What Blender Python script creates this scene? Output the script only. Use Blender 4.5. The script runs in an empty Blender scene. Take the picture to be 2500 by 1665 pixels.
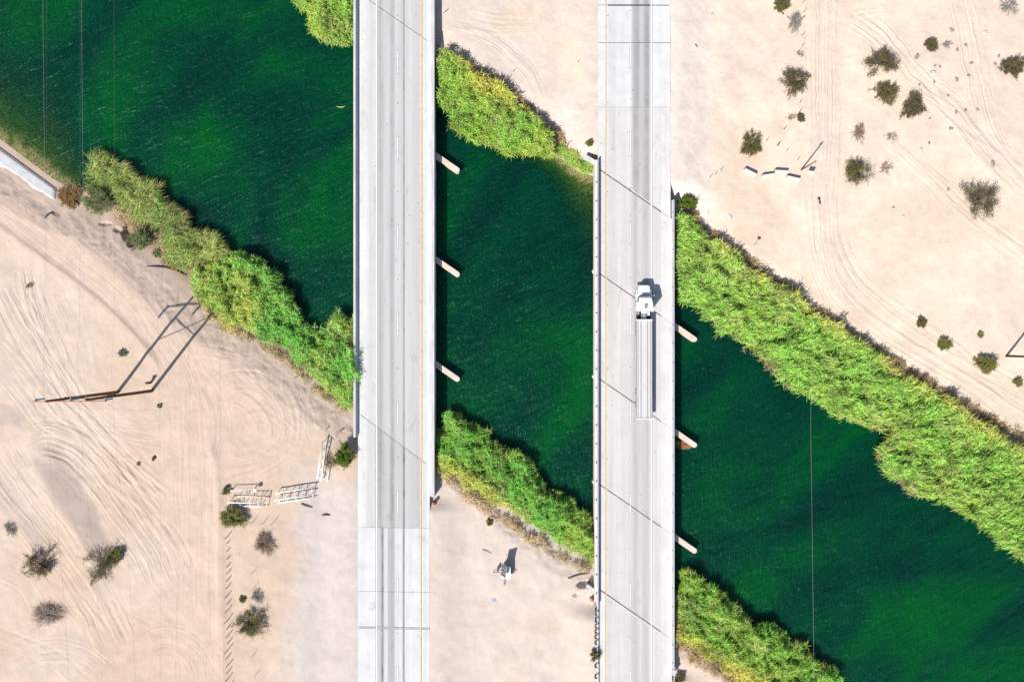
import bpy, math, random
import numpy as np
from mathutils import Vector, Matrix

random.seed(7)
RNG = np.random.default_rng(11)
SC = bpy.context.scene
COL = SC.collection

# ------------------------------------------------------------------ camera
# Drone looking straight down. Photograph 2500 x 1665, focal length 1890 px, road surface 126 m below.
F, CX, CY, HC = 1890.0, 1250.0, 832.5, 126.0
cam_d = bpy.data.cameras.new('camera')
cam_d.sensor_width = 36.0
cam_d.lens = 36.0 * F / 2500.0
cam_d.clip_start = 1.0
cam_d.clip_end = 6000.0
cam = bpy.data.objects.new('camera', cam_d)
COL.objects.link(cam)
cam.location = (0, 0, HC)
cam.rotation_euler = (0, 0, 0)
SC.camera = cam

# ------------------------------------------------------------------ light
SUN_EL = math.radians(46.0)
SHADOW_AZ = math.radians(53.0)          # shadows fall towards +x, +y
world = bpy.data.worlds.new('World')
SC.world = world
world.use_nodes = True
wn, wl = world.node_tree.nodes, world.node_tree.links
bgn = wn['Background']
sky = wn.new('ShaderNodeTexSky')
sky.sky_type = 'NISHITA'
sky.sun_disc = False
sky.sun_elevation = SUN_EL
sun_az = SHADOW_AZ + math.pi             # direction towards the sun, counter-clockwise from +x
sky.sun_rotation = math.pi / 2 - sun_az  # measured clockwise from +y
sky.air_density = 1.0
sky.dust_density = 1.0
wl.new(sky.outputs[0], bgn.inputs[0])
bgn.inputs[1].default_value = 0.085
sun_d = bpy.data.lights.new('sun', 'SUN')
sun_d.energy = 4.6
sun_d.angle = math.radians(0.53)
sun_d.color = (1.0, 0.955, 0.89)
sun = bpy.data.objects.new('sun', sun_d)
COL.objects.link(sun)
dvec = Vector((math.cos(SHADOW_AZ) * math.cos(SUN_EL), math.sin(SHADOW_AZ) * math.cos(SUN_EL), -math.sin(SUN_EL)))
sun.rotation_euler = dvec.to_track_quat('-Z', 'Y').to_euler()
sun.location = (-60, -80, 110)

SC.view_settings.view_transform = 'Standard'
SC.view_settings.look = 'None'
SC.view_settings.exposure = 0.56
SC.view_settings.gamma = 1.0
SC.view_settings.use_curve_mapping = False
SC.render.engine = 'CYCLES'
SC.cycles.use_denoising = False
SC.cycles.max_bounces = 6
SC.cycles.transparent_max_bounces = 12
SC.cycles.sample_clamp_indirect = 4.0

# ------------------------------------------------------------------ helpers
WZ = -2.3            # water level; road surface is z = 0
LAND = -1.0          # usual level of the desert floor

def P(px, py, z=0.0):
    """Point at height z that lies at picture position (px, py)."""
    return Vector(((px - CX) * (HC - z) / F, (CY - py) * (HC - z) / F, z))

def PA(pts, z):
    a = np.asarray(pts, float)
    return np.stack([(a[:, 0] - CX) * (HC - z) / F, (CY - a[:, 1]) * (HC - z) / F], 1)

def zpts(pts, scale, ox, oy):
    return [(ox + x / scale, oy + y / scale) for x, y in pts]

def tag(o, label=None, cat=None, group=None, kind=None):
    if label: o['label'] = label
    if cat: o['category'] = cat
    if group: o['group'] = group
    if kind: o['kind'] = kind
    return o

def empty(name, loc=(0, 0, 0), rz=0.0, label=None, cat=None, group=None):
    o = bpy.data.objects.new(name, None)
    o.empty_display_size = 0.5
    COL.objects.link(o)
    o.location = loc
    o.rotation_euler = (0, 0, rz)
    return tag(o, label, cat, group)

def np_mesh(name, verts, loops, starts, mat, parent=None, smooth=False, attrs=None, totals=None):
    """Mesh object out of flat numpy arrays."""
    me = bpy.data.meshes.new(name)
    nv = len(verts)
    me.vertices.add(nv)
    me.vertices.foreach_set('co', np.ascontiguousarray(verts, np.float32).ravel())
    me.loops.add(len(loops))
    me.loops.foreach_set('vertex_index', np.ascontiguousarray(loops, np.int32))
    me.polygons.add(len(starts))
    me.polygons.foreach_set('loop_start', np.ascontiguousarray(starts, np.int32))
    me.polygons.foreach_set('use_smooth', np.full(len(starts), bool(smooth)))
    me.update(calc_edges=True)
    me.validate()
    for an, (typ, arr) in (attrs or {}).items():
        at = me.attributes.new(an, typ, 'POINT')
        if typ == 'FLOAT_COLOR':
            c = np.ones((nv, 4), np.float32); c[:, :3] = arr
            at.data.foreach_set('color', c.ravel())
        elif typ == 'FLOAT_VECTOR':
            at.data.foreach_set('vector', np.ascontiguousarray(arr, np.float32).ravel())
        else:
            at.data.foreach_set('value', np.ascontiguousarray(arr, np.float32))
    me.materials.append(mat)
    o = bpy.data.objects.new(name, me)
    COL.objects.link(o)
    if parent: o.parent = parent
    return o

def grid_mesh(name, X, Y, Z, mat, attrs=None, keep=None, smooth=True):
    ny, nx = X.shape
    idx = np.arange(nx * ny).reshape(ny, nx)
    q = np.stack([idx[:-1, :-1], idx[:-1, 1:], idx[1:, 1:], idx[1:, :-1]], -1).reshape(-1, 4)
    if keep is not None:
        q = q[keep.reshape(-1)]
    v = np.stack([X, Y, Z], -1).reshape(-1, 3)
    return np_mesh(name, v, q.ravel(), np.arange(len(q)) * 4, mat, None, smooth, attrs)

class MB:
    """Collects shapes for one mesh."""
    def __init__(s):
        s.v, s.f = [], []
    def add(s, vs, fs):
        n = len(s.v)
        s.v += [tuple(p) for p in vs]
        s.f += [tuple(i + n for i in f) for f in fs]
        return s
    def box(s, c, size, rz=0.0, taper=(1, 1), M=None):
        hx, hy, hz = size[0] / 2, size[1] / 2, size[2] / 2
        vs = []
        for z, k in ((-hz, (1, 1)), (hz, taper)):
            for x, y in ((-hx, -hy), (hx, -hy), (hx, hy), (-hx, hy)):
                vs.append(Vector((x * k[0], y * k[1], z)))
        R = M if M is not None else Matrix.Rotation(rz, 3, 'Z')
        vs = [R @ p + Vector(c) for p in vs]
        return s.add(vs, [(3, 2, 1, 0), (4, 5, 6, 7), (0, 1, 5, 4), (1, 2, 6, 5), (2, 3, 7, 6), (3, 0, 4, 7)])
    def prism(s, poly, z0, z1):
        n = len(poly)
        area = sum(poly[i][0] * poly[(i + 1) % n][1] - poly[(i + 1) % n][0] * poly[i][1] for i in range(n))
        if area < 0: poly = poly[::-1]
        vs = [(p[0], p[1], z0) for p in poly] + [(p[0], p[1], z1) for p in poly]
        fs = [tuple(range(n))[::-1], tuple(range(n, 2 * n))]
        fs += [(i, (i + 1) % n, n + (i + 1) % n, n + i) for i in range(n)]
        return s.add(vs, fs)
    def tube(s, pts, r, n=6, cap=True):
        pts = [Vector(p) for p in pts]
        m = len(pts)
        rr = r if isinstance(r, (list, tuple)) else [r] * m
        vs = []
        for i, p in enumerate(pts):
            d = (pts[min(i + 1, m - 1)] - pts[max(i - 1, 0)]).normalized()
            a = d.orthogonal().normalized() if abs(d.z) > 0.9 else d.cross(Vector((0, 0, 1))).normalized()
            b = d.cross(a).normalized()
            for k in range(n):
                t = 2 * math.pi * k / n
                vs.append(p + (a * math.cos(t) + b * math.sin(t)) * rr[i])
        fs = []
        for i in range(m - 1):
            for k in range(n):
                k2 = (k + 1) % n
                fs.append((i * n + k2, i * n + k, (i + 1) * n + k, (i + 1) * n + k2))
        if cap:
            fs.append(tuple(range(n)))
            fs.append(tuple(range((m - 1) * n, m * n))[::-1])
        return s.add(vs, fs)
    def lathe(s, c, prof, n=16, axis='Z'):
        vs = []
        for r, h in prof:
            for k in range(n):
                t = 2 * math.pi * k / n
                if axis == 'Z': p = (r * math.cos(t), r * math.sin(t), h)
                else: p = (h, r * math.cos(t), r * math.sin(t))
                vs.append(Vector(p) + Vector(c))
        m = len(prof)
        fs = []
        for i in range(m - 1):
            for k in range(n):
                k2 = (k + 1) % n
                fs.append((i * n + k, i * n + k2, (i + 1) * n + k2, (i + 1) * n + k))
        fs.append(tuple(range(n))[::-1]); fs.append(tuple(range((m - 1) * n, m * n)))
        return s.add(vs, fs)
    def loft(s, secs, cap=True):
        n = len(secs[0]); vs = [p for q in secs for p in q]; fs = []
        for i in range(len(secs) - 1):
            for k in range(n):
                k2 = (k + 1) % n
                fs.append((i * n + k, i * n + k2, (i + 1) * n + k2, (i + 1) * n + k))
        if cap:
            fs.append(tuple(range(n))[::-1]); fs.append(tuple(range((len(secs) - 1) * n, len(secs) * n)))
        return s.add(vs, fs)
    def build(s, name, mat, parent=None, smooth=False, bevel=0.0):
        me = bpy.data.meshes.new(name)
        me.from_pydata([tuple(p) for p in s.v], [], s.f)
        me.validate()
        me.materials.append(mat)
        if smooth:
            for p in me.polygons: p.use_smooth = True
        o = bpy.data.objects.new(name, me)
        COL.objects.link(o)
        if parent: o.parent = parent
        if bevel:
            md = o.modifiers.new('bevel', 'BEVEL'); md.width = bevel; md.segments = 2; md.limit_method = 'ANGLE'
        return o

# ------------------------------------------------------------------ numpy noise
_T = np.random.default_rng(3).random((256, 256)).astype(np.float32)
def vnoise(x, y):
    xi = np.floor(x).astype(int); yi = np.floor(y).astype(int)
    fx = x - xi; fy = y - yi
    fx = fx * fx * (3 - 2 * fx); fy = fy * fy * (3 - 2 * fy)
    a = _T[yi % 256, xi % 256]; b = _T[yi % 256, (xi + 1) % 256]
    c = _T[(yi + 1) % 256, xi % 256]; d = _T[(yi + 1) % 256, (xi + 1) % 256]
    return (a * (1 - fx) + b * fx) * (1 - fy) + (c * (1 - fx) + d * fx) * fy
def fbm(x, y, s=1.0, o=4, seed=0):
    v = 0; a = 0.5; t = 0
    for k in range(o):
        v = v + a * vnoise(x / s + 17.3 * seed + 5.1 * k, y / s + 9.7 * seed + 3.3 * k)
        t += a; a *= 0.5; s *= 0.5
    return v / t
def sstep(a, b, x):
    t = np.clip((x - a) / (b - a), 0, 1)
    return t * t * (3 - 2 * t)
def dist_poly(x, y, pts, closed=False):
    """Distance to a polyline."""
    pts = np.asarray(pts, float); n = len(pts)
    best = np.full(x.shape, 1e18)
    for i in range(n if closed else n - 1):
        a = pts[i]; b = pts[(i + 1) % n]; d = b - a
        L = d @ d + 1e-12
        t = np.clip(((x - a[0]) * d[0] + (y - a[1]) * d[1]) / L, 0, 1)
        best = np.minimum(best, (x - a[0] - t * d[0]) ** 2 + (y - a[1] - t * d[1]) ** 2)
    return np.sqrt(best)
def inside(x, y, poly):
    r = np.zeros(x.shape, bool)
    p = np.asarray(poly, float); n = len(p)
    for i in range(n):
        a = p[i]; b = p[(i + 1) % n]
        if a[1] == b[1]: continue
        c = ((a[1] > y) != (b[1] > y)) & (x < (b[0] - a[0]) * (y - a[1]) / (b[1] - a[1]) + a[0])
        r ^= c
    return r
def sdist(x, y, poly):
    d = dist_poly(x, y, poly, True)
    return np.where(inside(x, y, poly), d, -d)
def catmull(pts, step=0.6):
    p = [np.asarray(q, float) for q in pts]
    p = [2 * p[0] - p[1]] + p + [2 * p[-1] - p[-2]]
    out = []
    for i in range(1, len(p) - 2):
        L = np.linalg.norm(p[i + 1] - p[i]); n = max(2, int(L / step))
        for k in range(n):
            t = k / n
            out.append(0.5 * (2 * p[i] + (p[i + 1] - p[i - 1]) * t + (2 * p[i - 1] - 5 * p[i] + 4 * p[i + 1] - p[i + 2]) * t * t
                       + (3 * p[i] - p[i - 1] - 3 * p[i + 1] + p[i + 2]) * t ** 3))
    out.append(p[-2])
    return np.array(out)

# ------------------------------------------------------------------ materials
def new_mat(name):
    m = bpy.data.materials.new(name); m.use_nodes = True
    nt = m.node_tree
    return m, nt, nt.nodes, nt.links, nt.nodes['Principled BSDF']
def plain(name, col, rough=0.6, var=0.15, scale=4.0, metal=0.0, bump=0.0, spec=0.3, stretch=(1, 1, 1)):
    m, nt, N, L, b = new_mat(name)
    tc = N.new('ShaderNodeTexCoord'); mp = N.new('ShaderNodeMapping'); mp.inputs['Scale'].default_value = stretch
    L.new(tc.outputs['Object'], mp.inputs[0])
    nz = N.new('ShaderNodeTexNoise'); nz.inputs['Scale'].default_value = scale; nz.inputs['Detail'].default_value = 5
    L.new(mp.outputs[0], nz.inputs['Vector'])
    mr = N.new('ShaderNodeMapRange'); mr.inputs[1].default_value = 0.3; mr.inputs[2].default_value = 0.7
    mr.inputs[3].default_value = 1 - var; mr.inputs[4].default_value = 1 + var * 0.6
    L.new(nz.outputs[0], mr.inputs[0])
    mx = N.new('ShaderNodeVectorMath'); mx.operation = 'SCALE'; mx.inputs[0].default_value = col
    L.new(mr.outputs[0], mx.inputs['Scale'])
    L.new(mx.outputs[0], b.inputs['Base Color'])
    b.inputs['Roughness'].default_value = rough; b.inputs['Metallic'].default_value = metal
    b.inputs['Specular IOR Level'].default_value = spec
    if bump:
        bp = N.new('ShaderNodeBump'); bp.inputs['Strength'].default_value = 0.6; bp.inputs['Distance'].default_value = bump
        L.new(nz.outputs[0], bp.inputs['Height']); L.new(bp.outputs[0], b.inputs['Normal'])
    return m
def leafmat(name, rough=0.55, trans=0.35):
    m, nt, N, L, b = new_mat(name)
    at = N.new('ShaderNodeAttribute'); at.attribute_name = 'tint'
    L.new(at.outputs['Color'], b.inputs['Base Color'])
    b.inputs['Roughness'].default_value = rough; b.inputs['Specular IOR Level'].default_value = 0.25
    tr = N.new('ShaderNodeBsdfTranslucent'); L.new(at.outputs['Color'], tr.inputs[0])
    mx = N.new('ShaderNodeMixShader'); mx.inputs[0].default_value = trans
    L.new(b.outputs[0], mx.inputs[1]); L.new(tr.outputs[0], mx.inputs[2])
    L.new(mx.outputs[0], N['Material Output'].inputs[0])
    return m
M = {}
M['reed'] = leafmat('reed_leaf', 0.5, 0.16)
M['leaf'] = leafmat('shrub_leaf', 0.6, 0.25)
M['twig'] = leafmat('twig', 0.8, 0.0)
M['stone'] = plain('stone', (0.27, 0.23, 0.20), 0.9, 0.3, 3, bump=0.03)
M['palestone'] = plain('pale_stone', (0.50, 0.46, 0.42), 0.9, 0.2, 3)
M['block'] = plain('block_concrete', (0.60, 0.56, 0.52), 0.85, 0.12, 2)
M['conc'] = plain('barrier_concrete', (0.47, 0.46, 0.455), 0.85, 0.18, 1.2, bump=0.01, stretch=(1, 0.25, 1))
M['concwarm'] = plain('pier_concrete', (0.57, 0.475, 0.40), 0.85, 0.12, 1.0, bump=0.01)
M['ledge'] = plain('ledge_concrete', (0.55, 0.50, 0.46), 0.85, 0.10, 1.5, bump=0.01, stretch=(1, 0.25, 1))
M['concblue'] = plain('slab_concrete', (0.47, 0.485, 0.495), 0.85, 0.15, 0.8, bump=0.01)
M['joint'] = plain('joint_rubber', (0.10, 0.085, 0.08), 0.8, 0.5, 2)
M['jointthin'] = plain('joint_seal', (0.17, 0.16, 0.15), 0.8, 0.4, 2)
M['jointblue'] = plain('joint_patch', (0.33, 0.37, 0.40), 0.8, 0.3, 1.5)
M['header'] = plain('joint_header', (0.50, 0.49, 0.48), 0.8, 0.15, 2)
M['white'] = plain('white_paint', (0.66, 0.66, 0.65), 0.6, 0.15, 2.0)
M['yellow'] = plain('yellow_paint', (0.60, 0.42, 0.14), 0.6, 0.25, 1.5)
M['linedark'] = plain('line_contrast', (0.16, 0.16, 0.165), 0.8, 0.4, 2)
M['dot'] = plain('reflector_dot', (0.09, 0.08, 0.07), 0.6, 0.2, 2)
M['wood'] = plain('weathered_wood', (0.13, 0.062, 0.032), 0.85, 0.4, 3, stretch=(4, 4, 0.5))
M['woodlight'] = plain('crossarm_wood', (0.34, 0.155, 0.07), 0.8, 0.3, 3)
M['postwood'] = plain('fence_wood', (0.16, 0.11, 0.08), 0.9, 0.3, 4)
M['steel'] = plain('galvanised_steel', (0.50, 0.52, 0.55), 0.4, 0.1, 3, metal=0.5)
M['darksteel'] = plain('dark_steel', (0.07, 0.065, 0.065), 0.5, 0.3, 3, metal=0.3)
M['insul'] = plain('insulator_glaze', (0.42, 0.50, 0.58), 0.25, 0.15, 3, spec=0.5)
M['wire'] = plain('conductor_wire', (0.22, 0.21, 0.20), 0.45, 0.1, 2, metal=0.3)
M['wirebright'] = plain('shield_wire', (0.55, 0.56, 0.55), 0.45, 0.1, 2, metal=0.2)
M['pipe'] = plain('white_pipe', (0.80, 0.80, 0.79), 0.5, 0.08, 3)
M['orange'] = plain('orange_plastic', (0.62, 0.10, 0.025), 0.5, 0.15, 3)
M['black'] = plain('black_rubber', (0.02, 0.02, 0.021), 0.7, 0.2, 4)
M['trkwhite'] = plain('truck_paint', (0.82, 0.825, 0.83), 0.3, 0.04, 1, spec=0.5)
M['alu'] = plain('deck_aluminium', (0.56, 0.565, 0.55), 0.45, 0.12, 2, metal=0.15, stretch=(6, 0.3, 1))
M['nailer'] = plain('nailing_strip', (0.26, 0.19, 0.155), 0.8, 0.3, 2)
M['groove'] = plain('deck_groove', (0.10, 0.105, 0.12), 0.7, 0.4, 2)
M['glass'] = plain('tinted_glass', (0.055, 0.085, 0.095), 0.12, 0.05, 1, spec=0.7)
M['greybox'] = plain('grey_metal', (0.28, 0.31, 0.33), 0.5, 0.15, 3, metal=0.2)
M['solar'] = plain('solar_cell', (0.055, 0.055, 0.06), 0.3, 0.15, 3, spec=0.5)
M['tarp'] = plain('dark_scrap', (0.045, 0.045, 0.055), 0.7, 0.3, 2)
M['chrome'] = plain('bright_metal', (0.6, 0.6, 0.62), 0.25, 0.1, 2, metal=0.7)
M['drygrass'] = leafmat('dry_grass', 0.7, 0.2)
M['algae'] = plain('wet_debris', (0.16, 0.09, 0.035), 0.9, 0.5, 1.5)
# ------------------------------------------------------------------ land
def axis(a, b, step, lo, hi, extra=None):
    core = [a]
    while core[-1] < b:
        st = step
        if extra and extra[0] < core[-1] < extra[1]: st = extra[2]
        core.append(core[-1] + st)
    left, s = [a], step
    while left[-1] > lo:
        s *= 1.22; left.append(left[-1] - s)
    right, s = [core[-1]], step
    while right[-1] < hi:
        s *= 1.22; right.append(right[-1] + s)
    return np.array(left[1:][::-1] + core + right[1:])
GX = axis(-90, 90, 0.30, -2200, 2200, (-86, -24, 0.165))
GY = axis(-61, 61, 0.185, -2200, 2200)
X, Y = np.meshgrid(GX, GY)

SW_PX = [(-40000, -26000), (-3000, -1640), (-200, 195), (0, 340), (60, 385), (130, 437), (168, 458), (225, 465), (300, 505), (400, 572), (450, 622), (520, 680),
         (600, 725), (680, 795), (760, 855), (870, 935), (960, 1000), (1060, 1045), (1130, 1060), (1250, 1150), (1350, 1240), (1450, 1315),
         (1560, 1390), (1650, 1440), (1750, 1510), (1850, 1578), (1950, 1640), (2100, 1740), (2400, 1945), (6000, 4400), (40000, 27000)]
NE_PX = [(-40000, -27800), (-3000, -2560), (500, -190), (700, -60), (790, 0), (865, 55), (960, 130), (1060, 205), (1130, 290), (1250, 345), (1345, 380), (1371, 389), (1398, 412),
         (1421, 426), (1451, 430), (1550, 480), (1650, 570), (1700, 665), (1800, 735), (1850, 775), (1950, 850), (2100, 950), (2200, 1015), (2350, 1115), (2500, 1210),
         (2700, 1345), (6000, 3700), (40000, 26000)]
SW, NE = PA(SW_PX, WZ), PA(NE_PX, WZ)
CANAL = np.concatenate([SW, NE[::-1]])

# pavement and barrier extents (world x), at-grade ranges in picture rows
R1X = (P(874, 0).x, P(1049, 0).x)
R2X = (P(1460, 0).x, P(1637, 0).x)
yrow = lambda py, z=0.0: (CY - py) * (HC - z) / F

TRK = np.zeros(X.shape + (3,)); TID = np.zeros(X.shape, np.int16)
def rut_bundle(Xa, Ya, H, pts, hw, amp, wl, seed, ridge=None, z=-1.0):
    """Parallel ruts pressed along a smooth line; returns nothing, changes H."""
    line = catmull(PA(pts, z), 0.8)
    lo, hi = line.min(0) - hw * 2 - 2, line.max(0) + hw * 2 + 2
    i0, i1 = np.searchsorted(GX, [lo[0], hi[0]]); j0, j1 = np.searchsorted(GY, [lo[1], hi[1]])
    if i1 <= i0 or j1 <= j0: return
    x, y = Xa[j0:j1, i0:i1], Ya[j0:j1, i0:i1]
    best = np.full(x.shape, 1e18); s = np.zeros(x.shape); tt = np.zeros(x.shape); edge = np.zeros(x.shape)
    acc = 0.0; total = np.sum(np.linalg.norm(np.diff(line, axis=0), axis=1))
    for k in range(len(line) - 1):
        a, b = line[k], line[k + 1]; d = b - a; L = np.linalg.norm(d); d = d / L
        t = (x - a[0]) * d[0] + (y - a[1]) * d[1]
        tc = np.clip(t, 0, L)
        q = (x - a[0] - tc * d[0]) ** 2 + (y - a[1] - tc * d[1]) ** 2
        m = q < best
        best[m] = q[m]
        s[m] = ((x - a[0]) * d[1] - (y - a[1]) * d[0])[m]
        tt[m] = (acc + t)[m]
        acc += L
    D = np.sqrt(best)
    fade = sstep(0, 3.5, tt) * sstep(0, 3.5, total - tt)
    if ridge:
        h, w1, w2 = ridge              # height, width on the +s side, width on the -s side
        w = np.where(s > 0, w1, w2)
        H[j0:j1, i0:i1] += h * np.exp(-(D / w) ** 2) * (0.75 + 0.5 * fbm(tt, s * 0, 5, 2, seed)) * np.clip(fade + 0.0, 0, 1)
        return
    win = sstep(hw, hw * 0.55, D) * fade
    sub = TRK[j0:j1, i0:i1]; q_ = win * amp / .12; tk = q_ > sub[..., 2]
    sub[..., 0][tk] = (s + 37.0 * seed)[tk]; sub[..., 1][tk] = tt[tk]; sub[..., 2][tk] = q_[tk]; TID[j0:j1, i0:i1][tk] = int(seed)
    wob = (fbm(tt, s, 9, 2, seed) - 0.5) * 1.6
    u = (s + wob) / wl
    n = vnoise(u * 2 + 31 * seed, tt * 0.03 + seed) - 0.5
    n2 = vnoise(u * 4.3 + 11 * seed, tt * 0.06 + 3 * seed) - 0.5
    mod = 0.35 + 1.1 * fbm(tt, s, 6, 2, seed + 5)
    H[j0:j1, i0:i1] += win * mod * amp * (1.6 * n + 0.45 * n2)

dSW, dNE = dist_poly(X, Y, SW), dist_poly(X, Y, NE)
wet = inside(X, Y, CANAL)
pxX = CX + X * F / (HC + 1); pyY = CY - Y * F / (HC + 1)         # picture position of the land surface
# bank widths
wSW = np.interp(pxX, [0, 100, 200, 320, 850, 1000, 1300, 1700], [7.0, 7.0, 8.0, 9.4, 10.0, 8.0, 8.0, 8.0])
wNE = 8.0
wob = (fbm(X, Y, 9, 2, 1) - 0.5) * 1.6
riseSW = np.clip((dSW + wob * sstep(3, 8, dSW)) / wSW, 0, 1.2)
riseNE = np.clip((dNE + wob * sstep(3, 7, dNE)) / wNE, 0, 1.2)
sideSW = dSW < dNE
rise = np.where(sideSW, riseSW, riseNE)
t_ = np.where(rise < .4, .12 * rise / .4, .12 + .88 * (rise - .4) / .6)     # low reed shelf, then the bank proper
u_ = np.clip(t_ - .86, 0, .28)
rise = np.where(t_ < .86, t_, .86 + u_ - u_ * u_ / .56)
base = LAND + (fbm(X, Y, 26, 3, 2) - 0.5) * 0.5 + (fbm(X, Y, 5, 3, 8) - 0.5) * 0.12
land = WZ + (base - WZ) * rise
low = sstep(205, 150, pxX) * sideSW          # gently sloping shore with the concrete slab
lowz = WZ + np.where(dSW < 4.4, .10 * dSW, .44 + .24 * (dSW - 4.4))
land = land * (1 - low) + np.minimum(lowz, base) * low
shal = np.maximum(sstep(330, 120, pxX) * sideSW, np.exp(-((pxX - 1440) / 125) ** 2) * (~sideSW) * (pyY < 700))
slope = 0.75 - 0.62 * shal
bed = WZ - np.minimum(np.minimum(dSW, dNE) * slope, 3.6)
H = np.where(wet, bed, land)

# foot tracks, ruts and windrows
TR = [  # points, half width, depth, spacing
    ([(-60, 425), (0, 470), (70, 520), (170, 600), (280, 690), (380, 800), (440, 900), (468, 1000), (475, 1150), (478, 1300), (480, 1480), (482, 1740)], 4.6, .055, .9),
    ([(60, 1095), (110, 1062), (175, 1082), (235, 1135), (290, 1205), (340, 1275), (390, 1350), (420, 1430)], 4.6, .17, 1.0),
    ([(95, 920), (150, 1000), (230, 1080), (310, 1160), (400, 1240)], 3.6, .17, 1.0),
    ([(250, 1150), (320, 1220), (370, 1280), (400, 1330)], 3.0, .17, .9),
    ([(0, 690), (55, 790), (110, 875), (165, 960), (190, 1015)], 3.0, .14, 1.0),
    ([(55, 640), (80, 740), (130, 860), (170, 950)], 2.4, .14, .9),
    ([(-30, 1100), (20, 1170), (90, 1265), (150, 1345), (210, 1430), (262, 1530), (290, 1590)], 4.4, .13, .9),
    ([(220, 1040), (300, 1060), (400, 1070)], 2.6, .08, .7), ([(250, 1090), (320, 1095), (400, 1100)], 2.4, .08, .8),
    ([(500, 975), (560, 925), (640, 930), (700, 1000), (695, 1090), (630, 1140), (550, 1165), (495, 1230)], 2.6, .10, .7),
    ([(545, 960), (600, 975), (650, 1040), (630, 1100), (560, 1120)], 2.0, .09, .7),
    ([(440, 850), (520, 860), (600, 880), (680, 930), (740, 1010), (750, 1090)], 1.8, .08, .8),
    ([(320, 1640), (370, 1565), (430, 1560), (480, 1600), (510, 1670)], 2.6, .09, .7),
    ([(20, 1640), (100, 1590), (200, 1600), (270, 1660)], 2.6, .09, .7),
    ([(-20, 1540), (60, 1570), (150, 1620), (210, 1690)], 2.2, .08, .8),
    ([(250, 1440), (330, 1500), (420, 1540)], 2.0, .06, .8), ([(150, 1400), (220, 1500), (280, 1570)], 1.6, .10, .8),
    ([(520, 1200), (520, 1400), (520, 1700)], 2.0, .05, .6),
    ([(2060, 30), (2150, 90), (2230, 190), (2330, 270), (2420, 380), (2520, 480)], 2.4, .13, 1.0),
    ([(2340, -20), (2380, 170), (2420, 330), (2500, 450)], 2.4, .10, 1.0),
    ([(2010, -40), (2012, 300), (2005, 540), (2035, 690), (2110, 775), (2250, 870), (2400, 965), (2560, 1065)], 3.2, .09, .9),
    ([(2040, 560), (2085, 670), (2170, 750), (2300, 840), (2540, 985)], 2.2, .09, .9),
    ([(2050, 60), (2100, 40), (2180, 30)], 2.0, .06, .9),
    ([(120, 700), (170, 800), (200, 900), (210, 990)], 3.0, .06, .9), ([(-20, 820), (40, 880), (90, 960), (60, 1040)], 2.6, .07, .9),
    ([(200, 1010), (290, 1020), (400, 1020)], 2.4, .06, .7), ([(300, 1090), (350, 1150), (405, 1210)], 2.4, .12, .9),
    ([(-20, 1400), (50, 1440), (90, 1520), (100, 1600)], 3.0, .05, .9), ([(300, 1340), (380, 1400), (440, 1480)], 2.6, .06, .8),
    ([(470, 900), (520, 980), (530, 1080), (500, 1180)], 2.6, .06, .8), ([(580, 1180), (650, 1150), (730, 1120)], 1.6, .05, .8),
    ([(10, 900), (60, 960), (120, 1030), (200, 1080)], 2.4, .12, .9), ([(230, 990), (300, 1040), (390, 1060)], 2.0, .08, .7),
    ([(270, 1120), (340, 1190), (400, 1290)], 2.2, .14, .9), ([(120, 1380), (180, 1460), (260, 1560)], 2.4, .12, .9),
    ([(340, 1480), (420, 1440), (490, 1380)], 1.6, .06, .8), ([(560, 880), (640, 960), (720, 1030), (760, 1100)], 2.0, .08, .8),
    ([(560, 1030), (640, 1010), (690, 1060), (660, 1130)], 1.6, .07, .6), ([(2150, 330), (2260, 430), (2380, 540), (2520, 640)], 2.0, .07, 1.0),
    ([(2230, 180), (2300, 260), (2380, 330), (2520, 420)], 1.8, .10, .9), ([(2300, 830), (2400, 900), (2540, 980)], 2.0, .09, .9),
    ([(1960, 560), (2000, 640), (2070, 740), (2180, 830)], 1.6, .07, .9), ([(1130, 40), (1220, 60), (1320, 60)], 2.0, .06, .9),
    ([(1090, 60), (1190, 90), (1290, 170), (1330, 260)], 1.6, .07, .9),
]
for k, (p, hw, am, wlen) in enumerate(TR):
    rut_bundle(X, Y, H, p, hw * (1.3 if p[0][0] < 900 else 1.15), am * (.5 if p[0][0] < 900 else .75), wlen * .9, k + 1)
for _ in range(1):      # no tread lines where two tracks cross over
    mixed = np.zeros(X.shape, bool)
    for dj, di in ((0, 1), (1, 0), (1, 1), (1, -1)):
        e_ = TID != np.roll(np.roll(TID, dj, 0), di, 1)
        mixed |= e_ | np.roll(np.roll(e_, -dj, 0), -di, 1)
    TRK[..., 2][mixed] = 0
for k, (p, r) in enumerate([
        ([(60, 1105), (100, 1150), (125, 1205), (168, 1270), (212, 1345), (245, 1395)], (.34, 2.6, 4.0)),
        ([(-40, 1150), (10, 1210), (45, 1255), (85, 1315), (118, 1365)], (.26, 2.4, 1.2)),
        ([(-30, 535), (20, 570), (90, 622), (160, 672), (240, 735), (310, 800), (365, 860), (400, 920)], (.22, 1.8, .5)),
        ([(60, 1110), (95, 1108), (135, 1118), (160, 1150)], (.25, .8, 1.2)),
        ([(512, 1050), (530, 1180), (536, 1300), (540, 1480), (545, 1700)], (.16, .7, .7))]):
    rut_bundle(X, Y, H, p, 5, 0, 1, 40 + k, ridge=r)
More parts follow.
